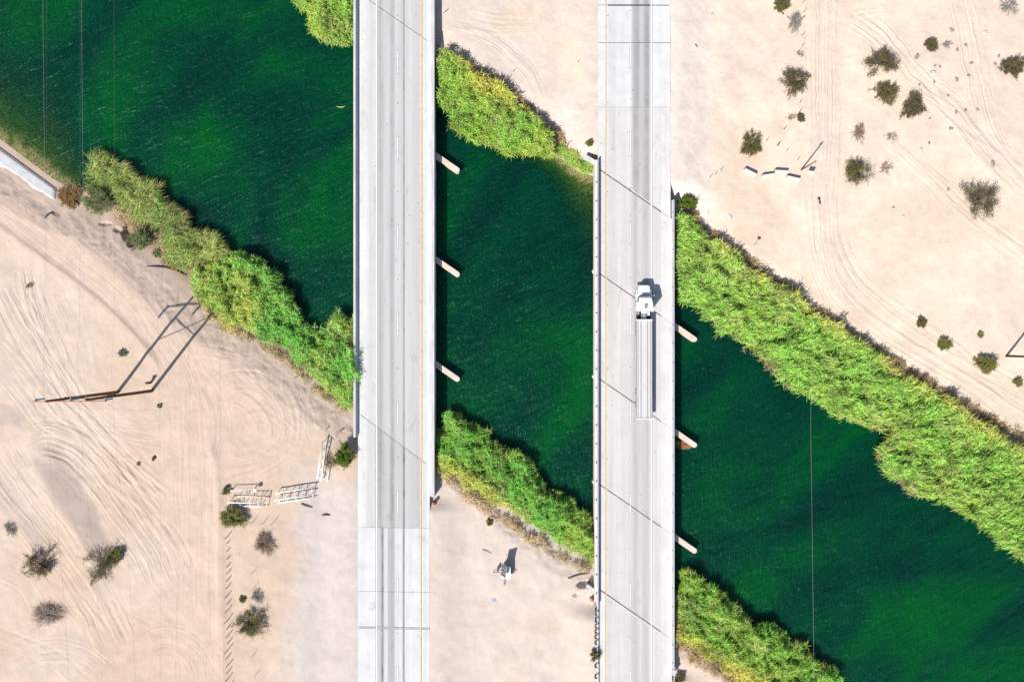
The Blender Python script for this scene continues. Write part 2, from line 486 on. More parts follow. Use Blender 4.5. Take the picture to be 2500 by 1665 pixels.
# washed-out pits in the bank
for (cx, cy, rx, ry, dep) in [(304, 564, 13, 22, 1.0), (318, 592, 9, 14, 1.0), (285, 560, 10, 6, .4), (250, 545, 16, 4, .3), (1425, 1425, 14, 10, 1.0), (1405, 1450, 5, 4, .5)]:
    c = P(cx, cy, -1.6); sc_ = (HC + 1.6) / F
    q = ((X - c.x) / (rx * sc_)) ** 2 + ((Y - c.y) / (ry * sc_)) ** 2 + (fbm(X, Y, 1.3, 3, 9) - .5) * 1.6
    H -= dep * sstep(1.15, .75, q)
# crumbling clods on the bank slope
clod = (fbm(X, Y, 1.1, 4, 12) - 0.5)
slopeband = sstep(.25, .45, rise) * sstep(1.0, .9, rise) * (~wet)
H += slopeband * np.clip(clod, -.2, .3) * 0.40
# road embankment: level with the slabs where there is no barrier, cut down below the slabs themselves
def road_fit(H, rx, leftgrade, rightgrade):
    out = np.maximum(rx[0] - X, X - rx[1])
    left = X < (rx[0] + rx[1]) / 2
    g = np.where(left, leftgrade, rightgrade) * (~wet)
    near = sstep(7.0, 0.3, out) * g
    H = H * (1 - near) + (-0.07) * near
    under = (out < -0.25)
    return np.where(under & (H > -1.35), -1.35, H)
H = road_fit(H, R1X, sstep(yrow(1075), yrow(1120), Y), sstep(yrow(1215), yrow(1255), Y))
north2L, north2R = sstep(yrow(385), yrow(350), Y), sstep(yrow(480), yrow(440), Y)
south2L, south2R = sstep(yrow(1478), yrow(1520), Y), sstep(yrow(1640), yrow(1680), Y)
H = road_fit(H, R2X, np.maximum(north2L, south2L), np.maximum(north2R, south2R))
H += (~wet) * (np.abs(X) < 120) * sstep(.9, 1.0, rise) * ((fbm(X, Y, 2.4, 3, 14) - .5) * .16 + (fbm(X, Y, .9, 2, 15) - .5) * .05)
H += (~wet) * (np.abs(X) < 100) * (RNG.random(X.shape) - .5) * 0.012
HG = H

def ground(x, y):
    """Land height at world position (bilinear)."""
    x = np.atleast_1d(np.asarray(x, float)); y = np.atleast_1d(np.asarray(y, float))
    i = np.clip(np.searchsorted(GX, x) - 1, 0, len(GX) - 2); j = np.clip(np.searchsorted(GY, y) - 1, 0, len(GY) - 2)
    fx = (x - GX[i]) / (GX[i + 1] - GX[i]); fy = (y - GY[j]) / (GY[j + 1] - GY[j])
    return (HG[j, i] * (1 - fx) + HG[j, i + 1] * fx) * (1 - fy) + (HG[j + 1, i] * (1 - fx) + HG[j + 1, i + 1] * fx) * fy
def PG(px, py, dz=0.0):
    """Ground point seen at picture position (px, py)."""
    z = LAND
    for _ in range(4):
        p = P(px, py, z); z = float(ground(p.x, p.y)[0])
    p.z = z + dz
    return p

# soil colours by area
def softpoly(pts, soft, nz=2.0, z=-1.0, seed=3):
    w = PA(pts, z)
    lo, hi = w.min(0) - soft * 3 - nz, w.max(0) + soft * 3 + nz
    i0, i1 = np.searchsorted(GX, [lo[0], hi[0]]); j0, j1 = np.searchsorted(GY, [lo[1], hi[1]])
    out = np.zeros(X.shape, np.float32)
    x, y = X[j0:j1, i0:i1], Y[j0:j1, i0:i1]
    d = sdist(x, y, w) + (fbm(x, y, 2.5, 4, seed) - .5) * nz
    out[j0:j1, i0:i1] = sstep(-soft, soft, d)
    return out
def lerp(c, col, m):
    return c * (1 - m[..., None]) + np.array(col) * m[..., None]
cr = sstep(-28, 24, X)
soil = np.array((.480, .378, .297)) * (1 - cr[..., None]) + np.array((.606, .498, .394)) * cr[..., None]
big = fbm(X, Y, 14, 4, 21)
soil = lerp(soil, (.52, .42, .36), sstep(.5, .7, big) * .5)
soil = lerp(soil, (.46, .34, .265), sstep(.5, .3, big) * .35)
# pale gravel shoulders and the yard between the two roads
mid = sstep(R1X[1] - 1, R1X[1], X) * sstep(R2X[0] + 1, R2X[0], X)
soil = lerp(soil, (.515, .44, .39), mid * .85 * sstep(.25, .55, fbm(X, Y, 9, 3, 33) + .15))
sh = sstep(13, 8, np.abs(X - R1X[0]) + (fbm(X, Y, 4, 3, 34) - .5) * 5) * (X < R1X[0]) * sstep(1100, 1210, pyY + (fbm(X, Y, 5, 3, 35) - .5) * 120)
soil = lerp(soil, (.455, .405, .38), sh * .95)
sh = sstep(11, 3, np.abs(X - R2X[1])) * (X > R2X[1]) * (pyY < 560)
soil = lerp(soil, (.585, .52, .48), sh * .8)
# graded track: fine pale silt
soil = lerp(soil, (.50, .385, .31), softpoly([(-60, 425), (0, 455), (150, 560), (300, 650), (440, 770), (520, 850), (700, 900), (760, 1050), (700, 1130), (540, 1150), (540, 1720), (400, 1720), (405, 1000), (380, 900), (250, 740), (150, 665), (0, 560), (-60, 520)], 1.2) * .75)
# dark gravel inside the loop of the berm
soil = lerp(soil, (.355, .285, .25), softpoly([(85, 1112), (125, 1108), (155, 1120), (190, 1165), (235, 1240), (270, 1320), (290, 1390), (225, 1375), (180, 1290), (130, 1200), (95, 1150)], .5, 1.6) * .8)
soil = lerp(soil, (.54, .45, .37), softpoly([(1985, -60), (2062, -60), (2052, 300), (2042, 540), (2120, 770), (2080, 770), (2000, 620), (1985, 300)], 1.0, 1.5) * .7)
soil = lerp(soil, (.36, .295, .265), softpoly([(-20, 1180), (30, 1225), (80, 1290), (130, 1375), (110, 1380), (55, 1290), (-20, 1215)], .7, 1.0) * .5)
soil = lerp(soil, (.385, .315, .28), softpoly([(-20, 985), (30, 985), (70, 1020), (60, 1045), (-20, 1040)], .8, 2.0) * .7)
# darker tone on the bank strip, and damp ground under the reeds
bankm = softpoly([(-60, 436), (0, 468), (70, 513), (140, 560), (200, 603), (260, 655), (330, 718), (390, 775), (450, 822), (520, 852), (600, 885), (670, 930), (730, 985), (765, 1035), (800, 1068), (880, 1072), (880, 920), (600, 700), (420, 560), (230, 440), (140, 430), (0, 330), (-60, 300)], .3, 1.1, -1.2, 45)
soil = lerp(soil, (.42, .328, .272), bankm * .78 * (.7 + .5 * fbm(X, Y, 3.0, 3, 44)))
damp = sstep(.16, .06, rise) * (~wet)
soil = lerp(soil, (.20, .135, .085), damp * (.85 - .78 * sstep(.02, .35, shal)))
soil = lerp(soil, (.46, .30, .19), softpoly([(1300, 300), (1330, 330), (1370, 330), (1440, 400), (1430, 430), (1380, 400), (1320, 360)], .8, 1.5, -2.0) * .5)
# river bed: tan sand at the edge, algae further out
dpt = np.maximum(WZ - H, 0)
bedc = np.array((.52, .33, .18)) * np.ones(X.shape + (1,))
bedc = lerp(bedc, (.13, .19, .02), sstep(.04, .38, dpt + (fbm(X, Y, 1.2, 4, 51) - .5) * .7))
bedc = lerp(bedc, (.03, .06, .02), sstep(.8, 2.2, dpt))
soil = np.where(wet[..., None], bedc, soil)
soil *= (0.965 + 0.07 * fbm(X, Y, .9, 3, 61))[..., None]

m, nt, N, L, b = new_mat('desert_soil')
at = N.new('ShaderNodeAttribute'); at.attribute_name = 'soil'
tc = N.new('ShaderNodeTexCoord')
n1 = N.new('ShaderNodeTexNoise'); n1.inputs['Scale'].default_value = 2.2; n1.inputs['Detail'].default_value = 8; n1.inputs['Roughness'].default_value = .7
n2 = N.new('ShaderNodeTexNoise'); n2.inputs['Scale'].default_value = 0.45; n2.inputs['Detail'].default_value = 6
vo = N.new('ShaderNodeTexVoronoi'); vo.inputs['Scale'].default_value = 0.9
for q in (n1, n2, vo): L.new(tc.outputs['Object'], q.inputs['Vector'])
r1 = N.new('ShaderNodeMapRange'); r1.inputs[1].default_value = .3; r1.inputs[2].default_value = .7; r1.inputs[3].default_value = .93; r1.inputs[4].default_value = 1.05
L.new(n1.outputs[0], r1.inputs[0])
r2 = N.new('ShaderNodeMapRange'); r2.inputs[1].default_value = .3; r2.inputs[2].default_value = .7; r2.inputs[3].default_value = .93; r2.inputs[4].default_value = 1.06
L.new(n2.outputs[0], r2.inputs[0])
r3 = N.new('ShaderNodeMapRange'); r3.inputs[1].default_value = .03; r3.inputs[2].default_value = .10; r3.inputs[3].default_value = .88; r3.inputs[4].default_value = 1.0
L.new(vo.outputs['Distance'], r3.inputs[0])
m1 = N.new('ShaderNodeMath'); m1.operation = 'MULTIPLY'; L.new(r1.outputs[0], m1.inputs[0]); L.new(r2.outputs[0], m1.inputs[1])
m2 = N.new('ShaderNodeMath'); m2.operation = 'MULTIPLY'; L.new(m1.outputs[0], m2.inputs[0]); L.new(r3.outputs[0], m2.inputs[1])
sv = N.new('ShaderNodeVectorMath'); sv.operation = 'SCALE'; L.new(at.outputs['Color'], sv.inputs[0]); L.new(m2.outputs[0], sv.inputs['Scale'])
L.new(sv.outputs[0], b.inputs['Base Color'])
b.inputs['Roughness'].default_value = .95; b.inputs['Specular IOR Level'].default_value = .1
bp = N.new('ShaderNodeBump'); bp.inputs['Strength'].default_value = .4; bp.inputs['Distance'].default_value = .07
L.new(n1.outputs[0], bp.inputs['Height'])
# fine tread lines pressed along the tracks (lateral, along, strength)
ta = N.new('ShaderNodeAttribute'); ta.attribute_name = 'track'
sx = N.new('ShaderNodeSeparateXYZ'); L.new(ta.outputs['Vector'], sx.inputs[0])
wn_ = N.new('ShaderNodeTexNoise'); wn_.inputs['Scale'].default_value = .35; wn_.inputs['Detail'].default_value = 3; L.new(tc.outputs['Object'], wn_.inputs['Vector'])
wo = N.new('ShaderNodeMath'); wo.operation = 'MULTIPLY_ADD'; wo.inputs[1].default_value = .9; L.new(wn_.outputs[0], wo.inputs[0]); L.new(sx.outputs[0], wo.inputs[2])
sc1 = N.new('ShaderNodeMath'); sc1.operation = 'MULTIPLY'; sc1.inputs[1].default_value = 2.1; L.new(wo.outputs[0], sc1.inputs[0])
sc2 = N.new('ShaderNodeMath'); sc2.operation = 'MULTIPLY'; sc2.inputs[1].default_value = .045; L.new(sx.outputs[1], sc2.inputs[0])
cx_ = N.new('ShaderNodeCombineXYZ'); L.new(sc1.outputs[0], cx_.inputs[0]); L.new(sc2.outputs[0], cx_.inputs[1])
tn = N.new('ShaderNodeTexNoise'); tn.inputs['Scale'].default_value = 1.0; tn.inputs['Detail'].default_value = 3; tn.inputs['Roughness'].default_value = .6; L.new(cx_.outputs[0], tn.inputs['Vector'])
tr_ = N.new('ShaderNodeMath'); tr_.operation = 'SUBTRACT'; tr_.inputs[1].default_value = .5; L.new(tn.outputs[0], tr_.inputs[0])
tw_ = N.new('ShaderNodeMath'); tw_.operation = 'MULTIPLY'; L.new(tr_.outputs[0], tw_.inputs[0]); L.new(sx.outputs[2], tw_.inputs[1])
bpt = N.new('ShaderNodeBump'); bpt.inputs['Strength'].default_value = 1.0; bpt.inputs['Distance'].default_value = .34
L.new(tw_.outputs[0], bpt.inputs['Height']); L.new(bp.outputs[0], bpt.inputs['Normal']); L.new(bpt.outputs[0], b.inputs['Normal'])
M['soil'] = m
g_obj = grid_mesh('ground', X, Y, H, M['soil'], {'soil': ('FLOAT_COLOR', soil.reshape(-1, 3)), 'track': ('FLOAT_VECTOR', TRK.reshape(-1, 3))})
tag(g_obj, kind='structure')

# ------------------------------------------------------------------ water
wx = axis(-92, 92, 0.55, -2200, 2200); wy = axis(-64, 64, 0.55, -2200, 2200)
WX, WY = np.meshgrid(wx, wy)
depth = np.maximum(WZ - ground(WX.ravel(), WY.ravel()).reshape(WX.shape), 0)
dd = np.minimum(dist_poly(WX, WY, SW), dist_poly(WX, WY, NE))
inw = inside(WX, WY, CANAL)
ok = inw | (dd < 1.6)
kp = ok[:-1, :-1] | ok[1:, :-1] | ok[:-1, 1:] | ok[1:, 1:]
swell = (fbm(WX * .8 + WY * .55, WY * .8 - WX * .55, 3.0, 3, 71) - .5) * .10 * (inw & (dd > 2))
m, nt, N, L, b = new_mat('river_water')
N.remove(b)
out = N['Material Output']
tc = N.new('ShaderNodeTexCoord')
da = N.new('ShaderNodeAttribute'); da.attribute_name = 'depth'
# ripples: crests run from lower left to upper right
mp = N.new('ShaderNodeMapping'); mp.name = 'mpa'; mp.vector_type = 'TEXTURE'; mp.inputs['Rotation'].default_value = (0, 0, math.radians(36)); mp.inputs['Scale'].default_value = (3.6, .95, 1)
L.new(tc.outputs['Object'], mp.inputs[0])
wa = N.new('ShaderNodeTexNoise'); wa.name = 'wa'; wa.inputs['Scale'].default_value = 1.0; wa.inputs['Detail'].default_value = 4; wa.inputs['Roughness'].default_value = .55; wa.inputs['Distortion'].default_value = .7
L.new(mp.outputs[0], wa.inputs['Vector'])
mp2 = N.new('ShaderNodeMapping'); mp2.vector_type = 'TEXTURE'; mp2.inputs['Rotation'].default_value = (0, 0, math.radians(62)); mp2.inputs['Scale'].default_value = (1.8, .7, 1)
L.new(tc.outputs['Object'], mp2.inputs[0])
wb = N.new('ShaderNodeTexNoise'); wb.name = 'wb'; wb.inputs['Scale'].default_value = 1.9; wb.inputs['Detail'].default_value = 5; wb.inputs['Roughness'].default_value = .6; wb.inputs['Distortion'].default_value = .4
L.new(mp2.outputs[0], wb.inputs['Vector'])
wsum = N.new('ShaderNodeMath'); wsum.operation = 'MULTIPLY_ADD'; wsum.inputs[1].default_value = .45
L.new(wb.outputs[0], wsum.inputs[0]); L.new(wa.outputs[0], wsum.inputs[2])
bp = N.new('ShaderNodeBump'); bp.name = 'wavebump'; bp.inputs['Strength'].default_value = 1.0; bp.inputs['Distance'].default_value = .34
L.new(wsum.outputs[0], bp.inputs['Height'])
# body colour: patches of clearer and greener water
pn = N.new('ShaderNodeTexNoise'); pn.inputs['Scale'].default_value = .045; pn.inputs['Detail'].default_value = 5; pn.inputs['Roughness'].default_value = .55; pn.inputs['Distortion'].default_value = 1.0
mp3 = N.new('ShaderNodeMapping'); mp3.vector_type = 'TEXTURE'; mp3.inputs['Rotation'].default_value = (0, 0, math.radians(35)); mp3.inputs['Scale'].default_value = (1.5, .8, 1)
L.new(tc.outputs['Object'], mp3.inputs[0]); L.new(mp3.outputs[0], pn.inputs['Vector'])
cr_ = N.new('ShaderNodeValToRGB')
e = cr_.color_ramp.elements
e[0].position = .36; e[0].color = (.0001, .0235, .0155, 1)
e[1].position = .68; e[1].color = (.0003, .0720, .0105, 1)
x_ = cr_.color_ramp.elements.new(.5); x_.color = (.0001, .0400, .0165, 1)
L.new(pn.outputs[0], cr_.inputs[0])
df = N.new('ShaderNodeBsdfDiffuse'); L.new(cr_.outputs[0], df.inputs[0])
bp2 = N.new('ShaderNodeBump'); bp2.inputs['Strength'].default_value = 1.0; bp2.inputs['Distance'].default_value = 1.7
L.new(wsum.outputs[0], bp2.inputs['Height']); L.new(bp2.outputs[0], df.inputs['Normal'])
tr = N.new('ShaderNodeBsdfTransparent'); tr.inputs[0].default_value = (.80, .95, .82, 1)
ex = N.new('ShaderNodeMath'); ex.operation = 'MULTIPLY'; ex.inputs[1].default_value = -1.15; L.new(da.outputs['Fac'], ex.inputs[0])
ex2 = N.new('ShaderNodeMath'); ex2.operation = 'EXPONENT'; L.new(ex.outputs[0], ex2.inputs[0])
ss = N.new('ShaderNodeSubsurfaceScattering'); ss.falloff = 'BURLEY'; ss.inputs['Scale'].default_value = 2.4; ss.inputs['Radius'].default_value = (1.0, 1.0, 1.0)
L.new(cr_.outputs[0], ss.inputs[0])
mxs = N.new('ShaderNodeMixShader'); mxs.name = 'ssmix'; mxs.inputs[0].default_value = .45; L.new(df.outputs[0], mxs.inputs[1]); L.new(ss.outputs[0], mxs.inputs[2])
mxa = N.new('ShaderNodeMixShader'); L.new(ex2.outputs[0], mxa.inputs[0]); L.new(mxs.outputs[0], mxa.inputs[1]); L.new(tr.outputs[0], mxa.inputs[2])
gl1 = N.new('ShaderNodeBsdfGlossy'); gl1.name = 'gl_soft'; gl1.inputs['Roughness'].default_value = .28; gl1.inputs[0].default_value = (.45, .85, .80, 1); L.new(bp.outputs[0], gl1.inputs['Normal'])
gl2 = N.new('ShaderNodeBsdfGlossy'); gl2.name = 'gl_sharp'; gl2.inputs['Roughness'].default_value = .11; gl2.inputs[0].default_value = (.6, .9, .85, 1); L.new(bp.outputs[0], gl2.inputs['Normal'])
gl = N.new('ShaderNodeMixShader'); gl.inputs[0].default_value = .04; L.new(gl1.outputs[0], gl.inputs[1]); L.new(gl2.outputs[0], gl.inputs[2])
fr = N.new('ShaderNodeFresnel'); fr.inputs[0].default_value = 1.33; L.new(bp.outputs[0], fr.inputs['Normal'])
mxb = N.new('ShaderNodeMixShader'); L.new(fr.outputs[0], mxb.inputs[0]); L.new(mxa.outputs[0], mxb.inputs[1]); L.new(gl.outputs[0], mxb.inputs[2])
L.new(mxb.outputs[0], out.inputs[0])
M['water'] = m
w_obj = grid_mesh('river_water', WX, WY, WZ + swell, m, {'depth': ('FLOAT', depth.ravel())}, kp)
tag(w_obj, kind='structure')
# ------------------------------------------------------------------ pavement material
def pavement(name, base, tint, streak=.10):
    m, nt, N, L, b = new_mat(name)
    tc = N.new('ShaderNodeTexCoord')
    we = N.new('ShaderNodeAttribute'); we.attribute_name = 'wear'
    mp = N.new('ShaderNodeMapping'); mp.inputs['Scale'].default_value = (1.3, .035, 1); L.new(tc.outputs['Object'], mp.inputs[0])
    n1 = N.new('ShaderNodeTexNoise'); n1.inputs['Scale'].default_value = 1.0; n1.inputs['Detail'].default_value = 6; n1.inputs['Roughness'].default_value = .6
    L.new(mp.outputs[0], n1.inputs['Vector'])
    n2 = N.new('ShaderNodeTexNoise'); n2.inputs['Scale'].default_value = .35; n2.inputs['Detail'].default_value = 7; n2.inputs['Roughness'].default_value = .65
    L.new(tc.outputs['Object'], n2.inputs['Vector'])
    n3 = N.new('ShaderNodeTexNoise'); n3.inputs['Scale'].default_value = 9; n3.inputs['Detail'].default_value = 4
    L.new(tc.outputs['Object'], n3.inputs['Vector'])
    def rng(src, lo, hi, a=.3, c=.7):
        r = N.new('ShaderNodeMapRange'); r.inputs[1].default_value = a; r.inputs[2].default_value = c; r.inputs[3].default_value = lo; r.inputs[4].default_value = hi
        L.new(src, r.inputs[0]); return r.outputs[0]
    def mul(a, c):
        q = N.new('ShaderNodeMath'); q.operation = 'MULTIPLY'; L.new(a, q.inputs[0])
        if isinstance(c, float): q.inputs[1].default_value = c
        else: L.new(c, q.inputs[1])
        return q.outputs[0]
    w = mul(we.outputs['Fac'], rng(n2.outputs[0], 1.4, 2.5))
    inv = N.new('ShaderNodeMath'); inv.operation = 'SUBTRACT'; inv.inputs[0].default_value = 1.0; L.new(w, inv.inputs[1])
    mps = N.new('ShaderNodeMapping'); mps.inputs['Scale'].default_value = (.8, .22, 1); L.new(tc.outputs['Object'], mps.inputs[0])
    n4 = N.new('ShaderNodeTexNoise'); n4.inputs['Scale'].default_value = .9; n4.inputs['Detail'].default_value = 8; n4.inputs['Roughness'].default_value = .7; n4.inputs['Distortion'].default_value = .6
    L.new(mps.outputs[0], n4.inputs['Vector'])
    vd = N.new('ShaderNodeTexVoronoi'); vd.inputs['Scale'].default_value = .55; L.new(tc.outputs['Object'], vd.inputs['Vector'])
    stain = mul(rng(n4.outputs[0], 1.0, .80, .58, .72), rng(vd.outputs['Distance'], .6, 1.0, .03, .09))
    k = mul(mul(inv.outputs[0], rng(n1.outputs[0], 1 - streak, 1 + streak * .6)), mul(mul(rng(n2.outputs[0], .87, 1.06), rng(n3.outputs[0], .94, 1.05)), stain))
    mx = N.new('ShaderNodeVectorMath'); mx.operation = 'SCALE'; mx.inputs[0].default_value = tuple(base * t for t in tint); L.new(k, mx.inputs['Scale'])
    L.new(mx.outputs[0], b.inputs['Base Color'])
    b.inputs['Roughness'].default_value = .85; b.inputs['Specular IOR Level'].default_value = .2
    return m
M['deck1'] = pavement('bridge_deck_cool', .56, (1.0, 1.0, .985))
M['deck2'] = pavement('bridge_deck_warm', .55, (1.015, .99, .965))
M['appr1'] = pavement('approach_slab_cool', .54, (.985, 1.0, 1.0), .06)
M['appr2'] = pavement('approach_slab_pale', .55, (1.0, 1.0, .99), .06)

def slab(name, x0, x1, ya0, ya1, yb0, yb1, thick, mat, wear, parent=None, rows=None):
    """Slab with skewed ends. y at (x0,x1) of its south end = ya0, ya1; of its north end = yb0, yb1."""
    nx = max(8, int((x1 - x0) / .12)); xs = np.linspace(x0, x1, nx + 1)
    t = (xs - x0) / (x1 - x0)
    lo = ya0 + (ya1 - ya0) * t; hi = yb0 + (yb1 - yb0) * t
    rows = rows or max(2, int(abs(yb0 - ya0) / 6) + 1)
    v = np.linspace(0, 1, rows + 1)[:, None]
    YY = lo[None] * (1 - v) + hi[None] * v; XX = np.broadcast_to(xs, YY.shape)
    n = (nx + 1) * (rows + 1)
    top = np.stack([XX, YY, np.zeros(YY.shape)], -1).reshape(-1, 3)
    idx = np.arange(n).reshape(rows + 1, nx + 1)
    q = np.stack([idx[:-1, :-1], idx[:-1, 1:], idx[1:, 1:], idx[1:, :-1]], -1).reshape(-1, 4)
    c = [idx[0, 0], idx[0, -1], idx[-1, -1], idx[-1, 0]]
    bot = top[c].copy(); bot[:, 2] = -thick
    vs = np.concatenate([top, bot])
    B = n
    rim = [(idx[0, ::-1], B + 0, B + 1), (idx[::-1, -1], B + 1, B + 2), (idx[-1, :], B + 2, B + 3), (idx[:, 0], B + 3, B + 0)]
    loops = list(q.ravel()); starts = list(np.arange(len(q)) * 4)
    for line, p, r in rim:
        starts.append(len(loops)); loops += list(line) + [p, r]
    starts.append(len(loops)); loops += [B + 3, B + 2, B + 1, B]
    wv = np.concatenate([np.tile(wear(xs), rows + 1), np.zeros(4)])
    return np_mesh(name, vs, np.array(loops), np.array(starts), mat, parent, False, {'wear': ('FLOAT', wv)})

def wear_from(tab):
    px = np.array([t[0] for t in tab], float); d = np.array([t[1] for t in tab])
    xw = (px - CX) * HC / F
    return lambda x: np.interp(x, xw, d)
W1 = wear_from([(860, 0), (890, 0), (895, .05), (902, .08), (912, .07), (918, .08), (922, .14), (926, .21), (932, .20), (938, .13), (945, .11), (950, .13), (955, .21), (961, .2), (965, .10), (975, .11), (983, .12), (984.5, .27), (987.5, .27), (989, .11), (1000, .09), (1008, .12), (1020, .14), (1026, .09), (1031, .03), (1034, .08), (1037, .03), (1040, .08), (1042, 0), (1060, 0)])
W1S = wear_from([(860, 0), (917, 0), (922, .12), (929, .14), (932, .30), (936, .30), (938, .05), (946, .05), (949, .24), (951, .15), (955, .21), (961, .2), (966, .04), (972, .05), (982, .02), (984, .30), (987, .30), (989, .02), (1026, .02), (1034, .01), (1038, .06), (1041, .01), (1050, 0)])
W2 = wear_from([(1450, .02), (1478, .02), (1483, .06), (1490, .09), (1502, .06), (1515, .05), (1525, .08), (1532, .06), (1540, .08), (1545, .13), (1551, .17), (1558, .13), (1564, .09), (1572, .13), (1580, .16), (1587, .09), (1592, .04), (1600, .06), (1602, .11), (1604, .05), (1613, .06), (1617, .02), (1640, 0)])
W2N = wear_from([(1450, 0), (1480, 0), (1486, .07), (1500, .07), (1512, .03), (1522, .06), (1530, .02), (1540, .02), (1545, .24), (1552, .34), (1559, .33), (1564, .17), (1570, .22), (1576, .35), (1583, .36), (1587, .15), (1590, 0), (1640, 0)])
_w2n = W2N
W2N = lambda x: _w2n(x) * .72


# ------------------------------------------------------------------ two bridges and their approaches
def barrier_profile(mb, x0, ya, yb, prof, zbot):
    """Solid parapet along y. prof = [(x, z) ...] from the outer bottom, over the top, to the inner toe."""
    n = len(prof)
    pr = prof if (prof[-1][0] > prof[0][0]) else prof[::-1]
    a = [Vector((x, ya, z)) for x, z in pr]; c = [Vector((x, yb, z)) for x, z in pr]
    vs = a + c
    fs = [tuple(range(n)), tuple(range(n, 2 * n))[::-1]]
    fs += [((i + 1) % n, i, n + i, n + (i + 1) % n) for i in range(n)]
    mb.add(vs, fs)
def cut_lines(parent, px, wid, y_a, y_b, mat, name='lane_line', z=.004, dash=None):
    """Painted line along the road from picture row y_a to y_b (sheets 4 mm thick just above the pavement)."""
    x = P(px, 0).x
    if dash is None:
        MB().box((x, (yrow(y_a) + yrow(y_b)) / 2, z + .002), (wid, abs(yrow(y_a) - yrow(y_b)), .004)).build(name, mat, parent)
    else:
        for s, e_ in dash:
            MB().box((x, (yrow(s) + yrow(e_)) / 2, z + .002), (wid, abs(yrow(s) - yrow(e_)), .004)).build(name, mat, parent)
def skew_bar(name, pa, pb, wid, mat, parent, z0=-.05, z1=.006, off=0.0):
    a, c = P(*pa), P(*pb)
    MB().prism([(a.x, a.y + off - wid / 2), (c.x, c.y + off - wid / 2), (c.x, c.y + off + wid / 2), (a.x, a.y + off + wid / 2)], z0, z1).build(name, mat, parent)

B1 = (P(863, 0, .85).x, P(1060, 0, .85).x)
B2 = (P(1452, 0, .3).x, P(1647, 0, .8).x)
SK1 = .745      # picture rows per column along the skewed joints
SK2 = .69
j1n = lambda px: 0 + (px - 900) * .70
j1s = lambda px: 1010 + (px - 877) * SK1
j2n = lambda px: 412 + (px - 1463) * SK2
j2s = lambda px: 1440 + (px - 1463) * SK2
pxof = lambda x: CX + x * F / HC

bridge1 = empty('highway_bridge', (0, 0, 0), label='left concrete bridge with empty lanes and wide solid white parapets', cat='bridge')
def deck_between(name, parent, xr, jn, js, thick, mat, wear):
    return slab(name, xr[0], xr[1], yrow(js(pxof(xr[0]))), yrow(js(pxof(xr[1]))), yrow(jn(pxof(xr[0]))), yrow(jn(pxof(xr[1]))), thick, mat, wear, parent)
deck_between('deck', bridge1, B1, j1n, j1s, 1.2, M['deck1'], W1)
# barriers of bridge 1
mb = MB(); x = B1[0]
barrier_profile(mb, x, yrow(1066), yrow(-260), [(x - .02, -1.9), (x - .02, .85), (x + .33, .85), (x + .42, .30), (x + .60, .08), (x + .60, -1.9)], -1.9)
mb.build('barrier', M['conc'], bridge1)
mb = MB(); x = B1[1]
barrier_profile(mb, x, yrow(1211), yrow(-260), [(x + .02, -1.9), (x + .02, .85), (x - .36, .85), (x - .52, .34), (x - .95, .22), (x - 1.0, -.2), (x - 1.0, -1.9)], -1.9)
mb.build('barrier', M['conc'], bridge1)
def pier(parent, nose, tail_x, half=.43, top=-1.0, sk=.69):
    """Wall pier with round ends; nose = picture position of the far rounded end."""
    c = P(nose[0], nose[1], top)
    d = Vector((1, -sk, 0)).normalized(); nrm = Vector((-d.y, d.x, 0))
    c = c - d * half
    Lh = (c.x - tail_x) / d.x
    t = c - d * Lh
    poly = []
    for k in range(13):
        a = math.pi * (k / 12) - math.pi / 2
        p = c + d * math.cos(a) * half + nrm * math.sin(a) * half; poly.append((p.x, p.y))
    for k in range(13):
        a = math.pi * (k / 12) + math.pi / 2
        p = t + d * math.cos(a) * half + nrm * math.sin(a) * half; poly.append((p.x, p.y))
    MB().prism(poly, -9.5, top).build('pier', M['concwarm'], parent)
for ny in (427, 681, 937): pier(bridge1, (1121, ny - 8), B1[0] + .6)
for j, zz in ((j1n, 0), (j1s, 0)):
    pa, pb = 880, 1050
    skew_bar('expansion_joint', (pa, j(pa)), (1042, j(1042)), .13, M['jointthin'], bridge1, -.06, .005)
    c0, c1 = P(866, j(866)), P(1058, j(1058))
    MB().prism([(c0.x, c0.y - .8), (c1.x, c1.y - .8), (c1.x, c1.y + .8), (c0.x, c0.y + .8)], -9, -1.15).build('abutment', M['concwarm'], bridge1)
D1 = [(124, 181), (334, 391), (549, 606), (764, 821), (981, 1039)]
cut_lines(bridge1, 919.6, .19, -255, 1040, M['white']); cut_lines(bridge1, 921.6, .05, -255, 1040, M['linedark'], 'line_edge')
cut_lines(bridge1, 1028.8, .17, -255, 1124, M['yellow']); cut_lines(bridge1, 1030.7, .06, -255, 1124, M['linedark'], 'line_edge')
cut_lines(bridge1, 971.3, .15, 0, 0, M['white'], 'lane_dash', dash=D1 + [(-90, -33)])
cut_lines(bridge1, 971.3, .26, 0, 0, M['linedark'], 'dash_edge', z=.0, dash=[(a - 1, c + 1) for a, c in D1])
for py in (38, 253, 468, 683, 900): MB().lathe(P(971.4, py, .004), [(.085, 0), (.06, .02)], 8).build('reflector', M['dot'], bridge1)
for py in (85, 300, 515, 735, 950):
    MB().lathe(P(1026.8, py, .004), [(.07, 0), (.05, .02)], 8).build('reflector', M['dot'], bridge1)

